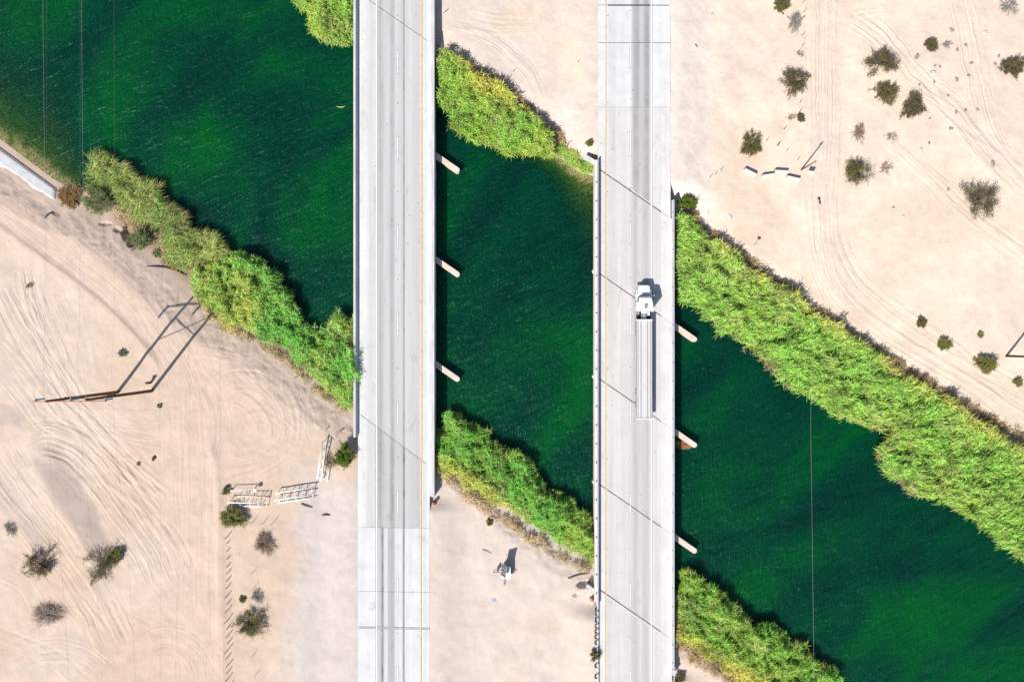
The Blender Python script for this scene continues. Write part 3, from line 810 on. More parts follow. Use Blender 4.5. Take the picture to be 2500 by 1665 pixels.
bridge2 = empty('highway_bridge', (0, 0, 0), label='right concrete bridge carrying the truck, with thin parapets and railing posts', cat='bridge')
deck_between('deck', bridge2, B2, j2n, j2s, 1.2, M['deck2'], W2)
x = B2[0]
mb = MB(); barrier_profile(mb, x, yrow(1475), yrow(392), [(x - .02, -1.9), (x - .02, .28), (x + .36, .30), (x + .36, .80), (x + .55, .80), (x + .58, -.2), (x + .58, -1.9)], -1.9)
bl = mb.build('barrier', M['ledge'], bridge2)
MB().box((x + .455, (yrow(1475) + yrow(392)) / 2, .84), (.21, yrow(392) - yrow(1475), .08)).build('top_rail', M['steel'], bridge2)
for k in range(24):
    py = 445 + k * 45.6
    if py > 1470: break
    mbp = MB(); pz = P(1456.4, py, .5)
    mbp.box((x + .29, pz.y, .47), (.12, .12, .4)); mbp.box((x + .25, pz.y, .31), (.16, .2, .03))
    mbp.build('rail_post', M['darksteel'], bridge2)
x = B2[1]
mb = MB(); barrier_profile(mb, x, yrow(1632), yrow(490), [(x + .02, -1.9), (x + .02, .80), (x - .24, .80), (x - .30, -.2), (x - .30, -1.9)], -1.9)
mb.build('barrier', M['conc'], bridge2)
MB().box((x - .12, (yrow(1632) + yrow(490)) / 2, .85), (.16, yrow(490) - yrow(1632), .1)).build('top_rail', M['steel'], bridge2)
for k in range(25):
    py = 520 + k * 45.6
    MB().box((x - .27, yrow(py), .66), (.1, .16, .36)).build('rail_post', M['greybox'], bridge2)
for ny in (834, 1092, 1350): pier(bridge2, (1700.5, ny - 2), B2[0] - .12 + .43 * .8, .43)
for j in (j2n, j2s):
    c0, c1 = P(1455, j(1455)), P(1643, j(1643))
    MB().prism([(c0.x, c0.y - .8), (c1.x, c1.y - .8), (c1.x, c1.y + .8), (c0.x, c0.y + .8)], -9, -1.15).build('abutment', M['concwarm'], bridge2)
for s0 in (668, 925, 1182):
    skew_bar('expansion_joint', (1463.5, s0), (1613, s0 + (1613 - 1463.5) * SK2), .19, M['joint'], bridge2, -.05, .005)
    skew_bar('joint_seal', (1613.2, s0 + (1613.2 - 1463.5) * SK2), (1640, s0 + (1640 - 1463.5) * SK2), .05, M['jointthin'], bridge2, -.05, .0045)
for s0, o1, o2 in ((412, -.13, .12), (1440, .13, -.14)):
    skew_bar('expansion_joint', (1463.5, s0), (1614, s0 + (1614 - 1463.5) * SK2), .20, M['joint'], bridge2, -.05, .005, o1)
    skew_bar('joint_header', (1466, s0 + 2), (1614, s0 + (1614 - 1463.5) * SK2), .22, M['header'], bridge2, -.05, .0065, o2)
    skew_bar('joint_seal', (1614.2, s0 + (1614.2 - 1463.5) * SK2), (1632, s0 + (1632 - 1463.5) * SK2), .05, M['jointthin'], bridge2, -.05, .0045, o1)
# wing walls beside bridge 2
for (a, c, tz) in (((1428, 381), (1455, 397), -.35), ((1432, 1429), (1454, 1444), -.35)):
    p, q = P(a[0], a[1], tz), P(c[0], c[1], tz); d = (q - p).normalized(); nn = Vector((-d.y, d.x, 0)) * .28
    MB().prism([(p.x - nn.x, p.y - nn.y), (q.x - nn.x, q.y - nn.y), (q.x + nn.x, q.y + nn.y), (p.x + nn.x, p.y + nn.y)], -6, tz).build('wing_wall', M['conc'], bridge2)
D2 = [(540, 598), (758, 819), (980, 1040), (1202, 1260), (1421, 1480)]
cut_lines(bridge2, 1480.0, .15, 424, 1451, M['yellow']); cut_lines(bridge2, 1478.6, .04, 424, 1451, M['nailer'], 'line_edge')
cut_lines(bridge2, 1590.5, .20, 500, 1526, M['white']); cut_lines(bridge2, 1592.4, .05, 500, 1526, M['linedark'], 'line_edge')
cut_lines(bridge2, 1538.5, .15, 0, 0, M['white'], 'lane_dash', dash=D2)
cut_lines(bridge2, 1538.5, .25, 0, 0, M['linedark'], 'dash_edge', z=.0, dash=[(a - 1, c + 1) for a, c in D2])
for py in (467, 526, 677, 896, 1118, 1340): MB().lathe(P(1538.4, py, .004), [(.085, 0), (.06, .02)], 8).build('reflector', M['dot'], bridge2)
for py in (468, 676, 745, 900, 1120, 1341): MB().lathe(P(1483, py, .004), [(.08, 0), (.05, .02)], 8).build('reflector', M['dot'], bridge2)

# approach roads: slabs cast one after another
def approach(name, rx, parts, lines, dashes, dots):
    r = empty(name, (0, 0, 0)); tag(r, kind='structure')
    for (ya0, ya1, yb0, yb1, mat, wear) in parts:
        slab('slab', rx[0], rx[1], ya0, ya1, yb0, yb1, .35, mat, wear, r)
    return r
G = .05
y_ = yrow
def ends(jf, rx): return y_(jf(pxof(rx[0]))), y_(jf(pxof(rx[1])))
# south of bridge 1
a0, a1 = ends(j1s, R1X)
road1s = approach('road', R1X, [
    (y_(1287) + .02, y_(1289) + .02, a0 - .02, a1 - .02, M['deck1'], lambda x: W1(x) * 1.25),
    (y_(1443) + G, y_(1446) + G, y_(1287) - .02, y_(1289) - .02, M['appr1'], W1S),
    (y_(1529) + G, y_(1532) + G, y_(1443) - .0, y_(1446) - .0, M['appr1'], W1S),
    (y_(1533) - 500, y_(1533) - 500, y_(1533.5), y_(1536.5), M['appr1'], W1S)], None, None, None)
skew_bar('expansion_joint', (875, 1443.3), (1048.5, 1446.3), .07, M['jointthin'], road1s, -.3, -.004)
skew_bar('expansion_joint', (875, 1531), (1048.5, 1534), .26, M['jointblue'], road1s, -.3, -.003)
D1s = [(1199, 1255), (1414, 1472), (1627, 1684), (1842, 1899)]
cut_lines(road1s, 918.6, .19, 1041, 2600, M['white']); cut_lines(road1s, 917.0, .06, 1041, 2600, M['linedark'], 'line_edge')
cut_lines(road1s, 1027.4, .17, 1125, 2600, M['yellow']); cut_lines(road1s, 1029.3, .06, 1125, 2600, M['linedark'], 'line_edge')
cut_lines(road1s, 970.9, .15, 0, 0, M['white'], 'lane_dash', dash=D1s)
cut_lines(road1s, 970.9, .26, 0, 0, M['linedark'], 'dash_edge', z=.0, dash=[(a - 1, c + 1) for a, c in D1s])
for py in (1116, 1332, 1545): MB().lathe(P(970.8, py, .004), [(.085, 0), (.06, .02)], 8).build('reflector', M['dot'], road1s)
# north of bridge 1
a0, a1 = ends(j1n, B1)
road1n = approach('road', B1, [(a0 + .03, a1 + .03, a0 + 500, a0 + 500, M['deck1'], W1)], None, None, None)
# north of bridge 2
a0, a1 = ends(j2n, R2X)
road2n = approach('road', R2X, [
    (a0 + .02, a1 + .02, y_(262) - .02, y_(262) - .02, M['deck2'], lambda x: W2(x) * .6 + W2N(x) * .55),
    (y_(262) + .02, y_(262) + .02, y_(105) - G, y_(105) - G, M['appr2'], W2N),
    (y_(104.5) + .02, y_(104.5) + .02, y_(15) - .02, y_(15) - .02, M['appr2'], W2N),
    (y_(11.5), y_(11.5), y_(11) + 500, y_(11) + 500, M['appr2'], W2N)], None, None, None)
skew_bar('expansion_joint', (1461, 104.9), (1636.5, 104.6), .06, M['jointthin'], road2n, -.3, -.003)
skew_bar('expansion_joint', (1484, 13.6), (1588, 13.0), .20, M['joint'], road2n, -.3, -.003)
skew_bar('joint_seal', (1588.2, 13.0), (1636, 12.7), .16, M['jointblue'], road2n, -.3, -.003)
skew_bar('joint_seal', (1461, 13.8), (1483.8, 13.6), .16, M['header'], road2n, -.3, -.003)
D2n = [(105.5, 165), (322, 381), (-115, -57)]
cut_lines(road2n, 1480.0, .15, -900, 423, M['yellow']); cut_lines(road2n, 1478.8, .04, -900, 423, M['nailer'], 'line_edge')
cut_lines(road2n, 1590.6, .20, -900, 499, M['white']); cut_lines(road2n, 1592.4, .05, -900, 499, M['linedark'], 'line_edge')
cut_lines(road2n, 1538.8, .15, 0, 0, M['white'], 'lane_dash', dash=D2n)
cut_lines(road2n, 1538.8, .25, 0, 0, M['linedark'], 'dash_edge', z=.0, dash=[(a - 1, c + 1) for a, c in D2n])
for py in (26, 243, 460): MB().lathe(P(1538.6, py, .004), [(.085, 0), (.06, .02)], 8).build('reflector', M['dot'], road2n)
for py in (39, 251): MB().lathe(P(1484, py, .004), [(.08, 0), (.05, .02)], 8).build('reflector', M['dot'], road2n)
# south of bridge 2
a0, a1 = ends(j2s, R2X)
road2s = approach('road', (B2[0] + .3, B2[1] - .25), [(y_(1500) - 500, y_(1500) - 500, ends(j2s, (B2[0] + .3, B2[1] - .25))[0] - .02, ends(j2s, (B2[0] + .3, B2[1] - .25))[1] - .02, M['deck2'], W2)], None, None, None)
D2s = [(1637, 1694), (1853, 1910)]
cut_lines(road2s, 1479.6, .15, 1452, 2600, M['yellow']); cut_lines(road2s, 1478.4, .04, 1452, 2600, M['nailer'], 'line_edge')
cut_lines(road2s, 1590.6, .20, 1527, 2600, M['white']); cut_lines(road2s, 1592.4, .05, 1527, 2600, M['linedark'], 'line_edge')
cut_lines(road2s, 1538.5, .15, 0, 0, M['white'], 'lane_dash', dash=D2s)
cut_lines(road2s, 1538.5, .25, 0, 0, M['linedark'], 'dash_edge', z=.0, dash=[(a - 1, c + 1) for a, c in D2s])
for py in (1556,): MB().lathe(P(1538.4, py, .004), [(.085, 0), (.06, .02)], 8).build('reflector', M['dot'], road2s)

# guard rails where the parapets of bridge 2 end
def guardrail(px, y0, y1, posts, label, side, second=None):
    g = empty('guard_rail', (P(px, y0).x, yrow(y0), -.1), label=label, cat='guard rail')
    def loc(p): return Vector(p) - g.location
    xa = P(px, 0, .65).x
    mb = MB()
    for k, (dx, z) in enumerate(((0, .50), (.05 * side, .56), (0, .63), (.05 * side, .70), (0, .76))):
        pass
    prof = [(0, .50), (.06, .55), (0, .63), (.06, .71), (0, .76)]
    vs, fs = [], []
    for yy in (yrow(y0), yrow(y1)):
        for dx, z in prof: vs.append(loc((xa - side * dx, yy, z)))
        for dx, z in prof[::-1]: vs.append(loc((xa - side * dx + side * .02, yy, z)))
    n = len(prof) * 2
    fs = [(i, (i + 1) % n, n + (i + 1) % n, n + i) for i in range(n)]
    mb.add(vs, fs); mb.build('rail', M['steel'], g)
    for py in posts:
        z0 = float(ground(xa - side * .35, yrow(py))[0])
        m2 = MB(); m2.box(loc((xa - side * .34, yrow(py), (z0 + .72) / 2 - .2)), (.17, .22, .72 - z0 + .4)); m2.box(loc((xa - side * .165, yrow(py), .62)), (.17, .2, .34))
        m2.build('post', M['wood'], g)
    return g
gl_ = guardrail(1458.6, 1476, 1740, [1482, 1497, 1513, 1528, 1541, 1554, 1568, 1590, 1624, 1650, 1676], 'galvanised guard rail on brown posts, left of the right road at the bottom', 1)
MB().box(Vector((P(1451.5, 0, .5).x, (yrow(1470) + yrow(1530)) / 2, .5)) - gl_.location, (.08, yrow(1470) - yrow(1530), .25)).build('rail', M['steel'], gl_)
gr_ = guardrail(1646.5, 1634, 1740, [1644, 1660, 1676], 'short galvanised guard rail at the bottom right end of the right bridge', -1)
MB().box(Vector((P(1645, 0, .5).x, yrow(1637), .3)) - gr_.location, (.5, .9, 1.1)).build('end_block', M['conc'], gr_)
# ------------------------------------------------------------------ reeds
def blades(p0, az, L, wd, rise, droop, col):
    """Leaf blades: quad + tip triangle each. Returns verts, loops, starts, colours."""
    n = len(p0)
    dx, dy = np.cos(az), np.sin(az)
    sx, sy = -dy * wd * .5, dx * wd * .5
    p1 = p0 + np.stack([dx * L * .5, dy * L * .5, rise * L], 1)
    p2 = p0 + np.stack([dx * L, dy * L, (rise - droop) * L], 1)
    s = np.stack([sx, sy, np.zeros(n)], 1)
    tw = np.stack([np.zeros(n), np.zeros(n), RNG.normal(0, .35, n) * wd], 1)
    V = np.stack([p0 - s * .8, p0 + s * .8, p1 + s + tw, p1 - s - tw, p2], 1).reshape(-1, 3)
    k = (np.arange(n) * 5)[:, None]
    loops = (k + np.array([0, 1, 2, 3, 3, 2, 4])[None]).ravel()
    st = (np.arange(n)[:, None] * 7 + np.array([0, 4])[None]).ravel()
    C = np.repeat(col, 5, 0)
    return V, loops, st, C

TOTAL = [0]
def reed_bed(name, label, cat, poly, dens, hmax, az0, azs, Lr, wr, green, yellow, ybias, zref=-1.6, seed=1, edge=.62, brown=.05, clump=1.5, tan=.25, gap=.42):
    w = PA(poly, zref)
    area = .5 * abs(np.sum(w[:, 0] * np.roll(w[:, 1], -1) - np.roll(w[:, 0], -1) * w[:, 1]))
    n = int(dens * area * 1.3)
    lo, hi = w.min(0), w.max(0)
    xs, ys = [], []
    got = 0
    while got < n:
        x = RNG.uniform(lo[0], hi[0], n); y = RNG.uniform(lo[1], hi[1], n)
        d = sdist(x, y, w) + (fbm(x, y, 1.3, 4, seed) - .54) * 1.9 + RNG.normal(0, .15, n)
        g1, g2 = fbm(x, y, clump, 3, seed + 3), fbm(x, y, .55, 2, seed + 9)
        k = (d > 0) & ((g1 * .6 + g2 * .4 > gap) | (RNG.random(n) < .22))
        xs.append(x[k]); ys.append(y[k]); got += k.sum()
    x = np.concatenate(xs)[:n]; y = np.concatenate(ys)[:n]
    d = np.maximum(sdist(x, y, w), 0)
    tz = ground(x, y); bz = np.maximum(tz, WZ - .05)
    cl = fbm(x, y, clump, 3, seed + 3); cl2 = fbm(x, y, .55, 2, seed + 9)
    h = hmax * (edge + (1 - edge) * sstep(0, 1.6, d)) * (.38 + 1.05 * cl + .6 * (cl2 - .5))
    u = 1 - RNG.random(n) ** 2.2 * .6
    p0 = np.stack([x, y, bz + h * u], 1)
    # a stalk leans with the wind, so upper leaves sit down-wind
    lean = .16 * h * u
    p0[:, 0] += np.cos(az0) * lean; p0[:, 1] += np.sin(az0) * lean
    az = az0 + RNG.normal(0, azs, n) + (fbm(x, y, 3.0, 2, seed + 2) - .5) * 1.8 + np.where(RNG.random(n) < .18, math.pi, 0)
    L = RNG.uniform(Lr[0], Lr[1], n); wd = RNG.uniform(wr[0], wr[1], n)
    rise = RNG.uniform(.0, .34, n); droop = RNG.uniform(.05, .4, n)
    big = fbm(x, y, 6.0, 3, seed + 5)
    ye = np.clip(ybias + .75 * sstep(-2.24, -1.6, tz) + (big - .5) * 1.1 + RNG.normal(0, .2, n) + .25 * (1 - u), 0, 1)
    col = np.array(green)[None] * (1 - ye[:, None]) + np.array(yellow)[None] * ye[:, None]
    dk = fbm(x, y, 2.4, 3, seed + 11)
    col *= (1 - .38 * sstep(.56, .72, dk))[:, None]
    col = col * (1 - tan * sstep(.60, .75, fbm(x, y, 3.4, 3, seed + 13))[:, None]) + np.array((.50, .43, .17)) * (tan * sstep(.60, .75, fbm(x, y, 3.4, 3, seed + 13))[:, None])
    br = RNG.random(n) < brown + .22 * sstep(1.0, 0, d) * sstep(.4, .62, fbm(x, y, 2.6, 2, seed + 7))
    col[br] = np.array((.42, .31, .16)) * RNG.uniform(.6, 1.15, (br.sum(), 1))
    col *= RNG.uniform(.66, 1.38, (n, 1)) * (.72 + .58 * cl2[:, None])
    V, lo_, st, C = blades(p0, az, L, wd, rise, droop, col)
    # stalks
    m_ = max(50, n // 14)
    sel = RNG.choice(n, m_, replace=False)
    b0 = np.stack([x[sel], y[sel], bz[sel] - .3], 1); t0 = p0[sel] + np.array([0, 0, .1])
    sw = .018
    off = np.array([[sw, 0, 0], [-sw, 0, 0]])
    VS = np.stack([b0 + off[0], b0 + off[1], t0 + off[1] * .5, t0 + off[0] * .5], 1).reshape(-1, 3)
    ls = (np.arange(m_)[:, None] * 4 + np.arange(4)[None]).ravel() + len(V)
    ss = np.arange(m_) * 4 + len(lo_)
    CS = np.repeat(col[sel] * .8, 4, 0)
    o = np_mesh(name, np.concatenate([V, VS]), np.concatenate([lo_, ls]), np.concatenate([st, ss]), M['reed'], None, False,
                {'tint': ('FLOAT_COLOR', np.concatenate([C, CS]))})
    TOTAL[0] += n * 3 + m_ * 2
    print('reeds', label, 'area %.0f' % area, 'blades', n)
    return tag(o, label, cat, kind='stuff')

GREEN, YEL = (.215, .43, .055), (.53, .48, .085)
A1 = zpts([(810, 330), (860, 290), (960, 295), (1090, 350), (1200, 450), (1350, 570), (1520, 605), (1480, 655), (1620, 810), (1764, 920), (1764, 1420), (1680, 1390), (1600, 1300), (1530, 1180), (1500, 1000), (1320, 950), (1230, 930), (1180, 800), (1050, 690), (830, 580)], 3.92, 0, 300)
A2a = zpts([(-10, 25), (200, 25), (350, 60), (385, 190), (330, 240), (150, 290), (100, 310), (0, 250), (-20, 200)], 3.136, 420, 560)
A2 = zpts([(385, 200), (500, 175), (620, 225), (800, 350), (790, 420), (880, 460), (900, 590), (960, 680), (985, 740), (1080, 760), (1190, 740), (1210, 650), (1250, 635), (1310, 690), (1385, 690), (1390, 900), (1412, 1050), (1395, 1290), (1340, 1385), (1280, 1340), (1170, 1230), (1060, 1150), (960, 1070), (900, 1000), (840, 900), (640, 830), (520, 760), (400, 740), (250, 600), (120, 490), (130, 330), (250, 250)], 3.136, 420, 560)
A3 = zpts([(430, -260), (440, 0), (480, 60), (600, 130), (590, 180), (570, 210), (640, 340), (730, 370), (800, 420), (910, 440), (1000, 385), (1036, 340), (1040, 0), (1040, -260)], 3.92, 600, 0)
A4 = zpts([(110, 420), (200, 490), (280, 520), (350, 580), (450, 640), (560, 690), (640, 740), (700, 820), (800, 920), (900, 980), (960, 1060), (1030, 1130), (1030, 1200), (1050, 1300), (960, 1305), (830, 1300), (650, 1280), (560, 1220), (400, 1190), (300, 1130), (180, 1060), (190, 1000), (160, 900), (110, 850), (70, 750), (90, 620), (75, 520)], 3.409, 1040, 0)
A4b = zpts([(1000, 1150), (1080, 1170), (1130, 1200), (1190, 1270), (1270, 1340), (1395, 1400), (1385, 1440), (1320, 1455), (1250, 1425), (1160, 1360), (1030, 1305)], 3.409, 1040, 0)
A5 = zpts([(30, 140), (110, 160), (190, 240), (260, 320), (370, 390), (480, 460), (540, 540), (690, 620), (760, 670), (890, 740), (990, 810), (1090, 890), (1190, 970), (1290, 1030), (1390, 1100), (1470, 1170)], 3.267, 1640, 480)
A5 += zpts([(590, 110), (730, 170), (890, 280), (1070, 400), (1240, 500), (1310, 580), (1470, 640), (1650, 740), (1800, 830), (1800, 1720), (1650, 1640), (1470, 1520), (1310, 1460), (1230, 1350), (1130, 1280), (1070, 1190), (960, 1130), (850, 1090), (680, 1050), (550, 960), (490, 920), (390, 860), (330, 780), (320, 650), (390, 600), (410, 510), (380, 470), (300, 490), (180, 450), (30, 430)], 3.267, 2050, 900)
A5 += zpts([(1170, 1640), (970, 1560), (900, 1510), (820, 1460), (840, 1400), (790, 1320), (690, 1260), (600, 1200), (470, 1110), (370, 1070), (310, 1010), (230, 930), (110, 870), (70, 780), (30, 640)], 3.267, 1640, 480)
A6 = zpts([(90, 150), (200, 100), (270, 95), (310, 170), (400, 200), (520, 270), (610, 350), (640, 440), (730, 520), (840, 560), (850, 640), (950, 660), (980, 760), (1040, 800), (1120, 770), (1230, 780), (1330, 850), (1410, 880), (1420, 970), (1500, 1090), (1580, 1020), (1710, 1010), (1700, 1100), (1870, 1220), (1870, 1290), (2040, 1330), (2100, 1459), (2200, 1700), (1100, 1700), (900, 1480), (760, 1400), (600, 1280), (450, 1170), (300, 1040), (60, 990), (40, 950), (40, 400), (110, 380)], 5.12, 1640, 1380)
A7 = zpts([(75, 380), (150, 260), (130, 110), (200, 90), (260, 140), (280, 190), (350, 210), (520, 260), (530, 330), (600, 370), (690, 430), (800, 470), (850, 490), (920, 580), (960, 700), (1000, 780), (1070, 800), (1210, 850), (1300, 950), (1400, 1030), (1410, 1110), (1460, 1130), (1460, 1430), (1380, 1400), (1300, 1330), (1200, 1280), (1130, 1220), (1050, 1150), (900, 1080), (830, 1030), (700, 950), (580, 880), (450, 800), (330, 750), (250, 650), (100, 620), (80, 500)], 3.564, 1040, 980)
WIND = math.radians(24)
BIGL, BIGW = (.45, 1.05), (.045, .09)
reed_bed('cattail_bed', 'tall yellow green cattails beside the concrete slab on the left bank', 'reeds', A1, 70, 1.8, math.radians(35), .5, (.9, 1.7), (.035, .065), (.19, .33, .06), (.50, .44, .14), -.05, -.8, 1, .8, .24)
reed_bed('cattail_bed', 'wind combed cattail clump between left cattails and the denser green reeds', 'reeds', A2a, 85, 2.0, math.radians(35), .4, (.9, 1.7), (.035, .065), (.21, .34, .06), (.50, .45, .15), .05, -.6, 2, .8, .12)
reed_bed('reed_bed', 'dense green reeds on the left bank touching the left bridge', 'reeds', A2, 105, 2.6, WIND, .95, BIGL, BIGW, (.145, .41, .065), YEL, .16, .1, 3)
reed_bed('reed_bed', 'small reed patch at the top edge left of the left bridge', 'reeds', A3, 100, 2.8, WIND, .95, BIGL, BIGW, (.24, .45, .065), YEL, .12, 0, 4)
reed_bed('reed_bed', 'reeds between the bridges on the upper bank', 'reeds', A4, 105, 2.7, WIND, .9, BIGL, BIGW, GREEN, YEL, .02, -.1, 5, .82)
reed_bed('bank_grass', 'short light green grass strip at the water edge by the right bridge', 'grass', A4b, 120, .9, WIND, 1.2, (.25, .6), (.04, .08), (.24, .42, .06), (.42, .40, .10), .1, -2.2, 6)
reed_bed('reed_bed', 'long broad reed belt along the far right bank', 'reeds', A5, 72, 2.7, math.radians(20), .5, (.6, 1.35), (.05, .095), (.25, .485, .07), (.55, .50, .11), -.06, 0, 7, .82, tan=.25, gap=.455, brown=.08)
reed_bed('reed_bed', 'reeds at the bottom right of the right bridge', 'reeds', A6, 105, 2.6, WIND, 1.1, BIGL, BIGW, (.20, .43, .055), YEL, .06, .1, 8)
reed_bed('reed_bed', 'green reeds between the bridges on the lower bank', 'reeds', A7, 110, 2.5, WIND, 1.0, BIGL, BIGW, (.155, .41, .055), YEL, .04, .1, 9)


A2b = [(826, 862), (852, 852), (864, 880), (867, 925), (860, 952), (840, 945), (826, 905)]
reed_bed('reed_bed', 'tallest reeds leaning over the parapet of the left bridge', 'reeds', A2b, 95, 4.3, WIND, 1.0, BIGL, BIGW, (.16, .45, .06), YEL, .05, 1.6, 10, .8)
# dead straw at the foot of the reeds
STRAW, STRAWB = (.46, .33, .19), (.60, .46, .28)
def straw(label, line, wpx, dens, h, cols=(STRAW, STRAWB), zref=-1.2, seed=20):
    l_ = catmull(line, 12); d_ = np.gradient(l_, axis=0); n_ = np.stack([-d_[:, 1], d_[:, 0]], 1); n_ /= np.linalg.norm(n_, axis=1)[:, None] + 1e-9
    rw = np.random.default_rng(seed).uniform(.4, 1.3, len(l_))[:, None]
    poly = np.concatenate([l_ + n_ * wpx * rw * .5, (l_ - n_ * wpx * rw[::-1] * .5)[::-1]])
    return reed_bed('dry_reeds', label, 'dry reeds', [tuple(p) for p in poly], dens, h, WIND, 1.3, (.3, .9), (.03, .07), cols[0], cols[1], .4, zref, seed, .6, .35)
straw('straw coloured dead stems behind the cattails on the left bank', [(215, 445), (262, 500), (310, 528), (352, 565), (395, 600), (425, 632)], 22, 60, .8, seed=21)
straw('straw coloured dead stems below the dense green reeds on the left', [(470, 735), (540, 795), (620, 835), (690, 880), (740, 925), (800, 975), (845, 1000)], 17, 55, .6, ((.44, .36, .16), (.56, .46, .24)), seed=22)
straw('brown dead brush along the upper edge of the reeds between the bridges', [(1100, 142), (1165, 176), (1236, 215), (1288, 270), (1337, 312), (1368, 340)], 18, 70, .9, ((.26, .165, .09), (.42, .29, .17)), seed=23)
straw('brown dead brush along the upper edge of the long reed belt', [(1672, 511), (1727, 566), (1807, 630), (1907, 700), (1997, 765), (2087, 825), (2187, 890), (2297, 955), (2407, 1025), (2505, 1075)], 20, 75, 1.0, ((.25, .155, .085), (.42, .29, .16)), seed=24)
straw('straw coloured dead reeds below the green ones on the lower middle bank', [(1075, 1155), (1130, 1200), (1200, 1245), (1260, 1290), (1320, 1335), (1380, 1370), (1440, 1390)], 26, 55, .7, seed=25)
straw('tan dead reeds at the foot of the bottom right reeds', [(1655, 1575), (1700, 1605), (1750, 1635), (1800, 1665), (1840, 1690)], 34, 55, .8, ((.42, .27, .16), (.56, .42, .25)), seed=26)
straw('dry brown fringe in the notch of the long reed belt', [(1820, 845), (1860, 870), (1885, 890), (1898, 915)], 18, 60, 1.4, ((.20, .15, .08), (.42, .33, .18)), -.8, 27)
straw('dry brown fringe at the water edge of the long reed belt', [(2150, 1095), (2160, 1130), (2185, 1160), (2215, 1190), (2290, 1215)], 18, 55, 1.3, ((.30, .24, .12), (.46, .38, .20)), -.8, 28)

# ------------------------------------------------------------------ shrubs
KINDS = {
    #            leaf colour A, leaf colour B, twig colour, leaves per m2, leaf size, height ratio, spikiness
    'creosote': ((.10, .082, .038), (.17, .138, .062), (.18, .145, .12), 360, (.045, .09), .62, .5),
    'olive':    ((.10, .098, .032), (.19, .165, .055), (.16, .13, .10), 420, (.045, .09), .6, .5),
    'green':    ((.07, .12, .015), (.17, .22, .02), (.12, .09, .06), 520, (.06, .13), .8, .3),
    'feathery': ((.14, .15, .04), (.27, .255, .075), (.15, .12, .08), 520, (.05, .16), .75, .9),
    'willow':   ((.12, .16, .06), (.24, .26, .11), (.16, .13, .09), 420, (.05, .16), .85, .6),
    'dead':     ((.34, .27, .215), (.42, .34, .275), (.34, .27, .225), 30, (.03, .06), .5, .8),
    'dry':      ((.30, .22, .15), (.36, .27, .19), (.25, .18, .135), 70, (.03, .07), .6, .9),
    'grey':     ((.27, .26, .24), (.36, .345, .32), (.30, .275, .255), 40, (.03, .06), .5, .8),
    'rust':     ((.24, .14, .06), (.34, .22, .10), (.22, .13, .07), 420, (.05, .12), .5, .9),
    'teal':     ((.13, .17, .12), (.24, .27, .19), (.22, .19, .12), 420, (.04, .09), .6, .5),
}
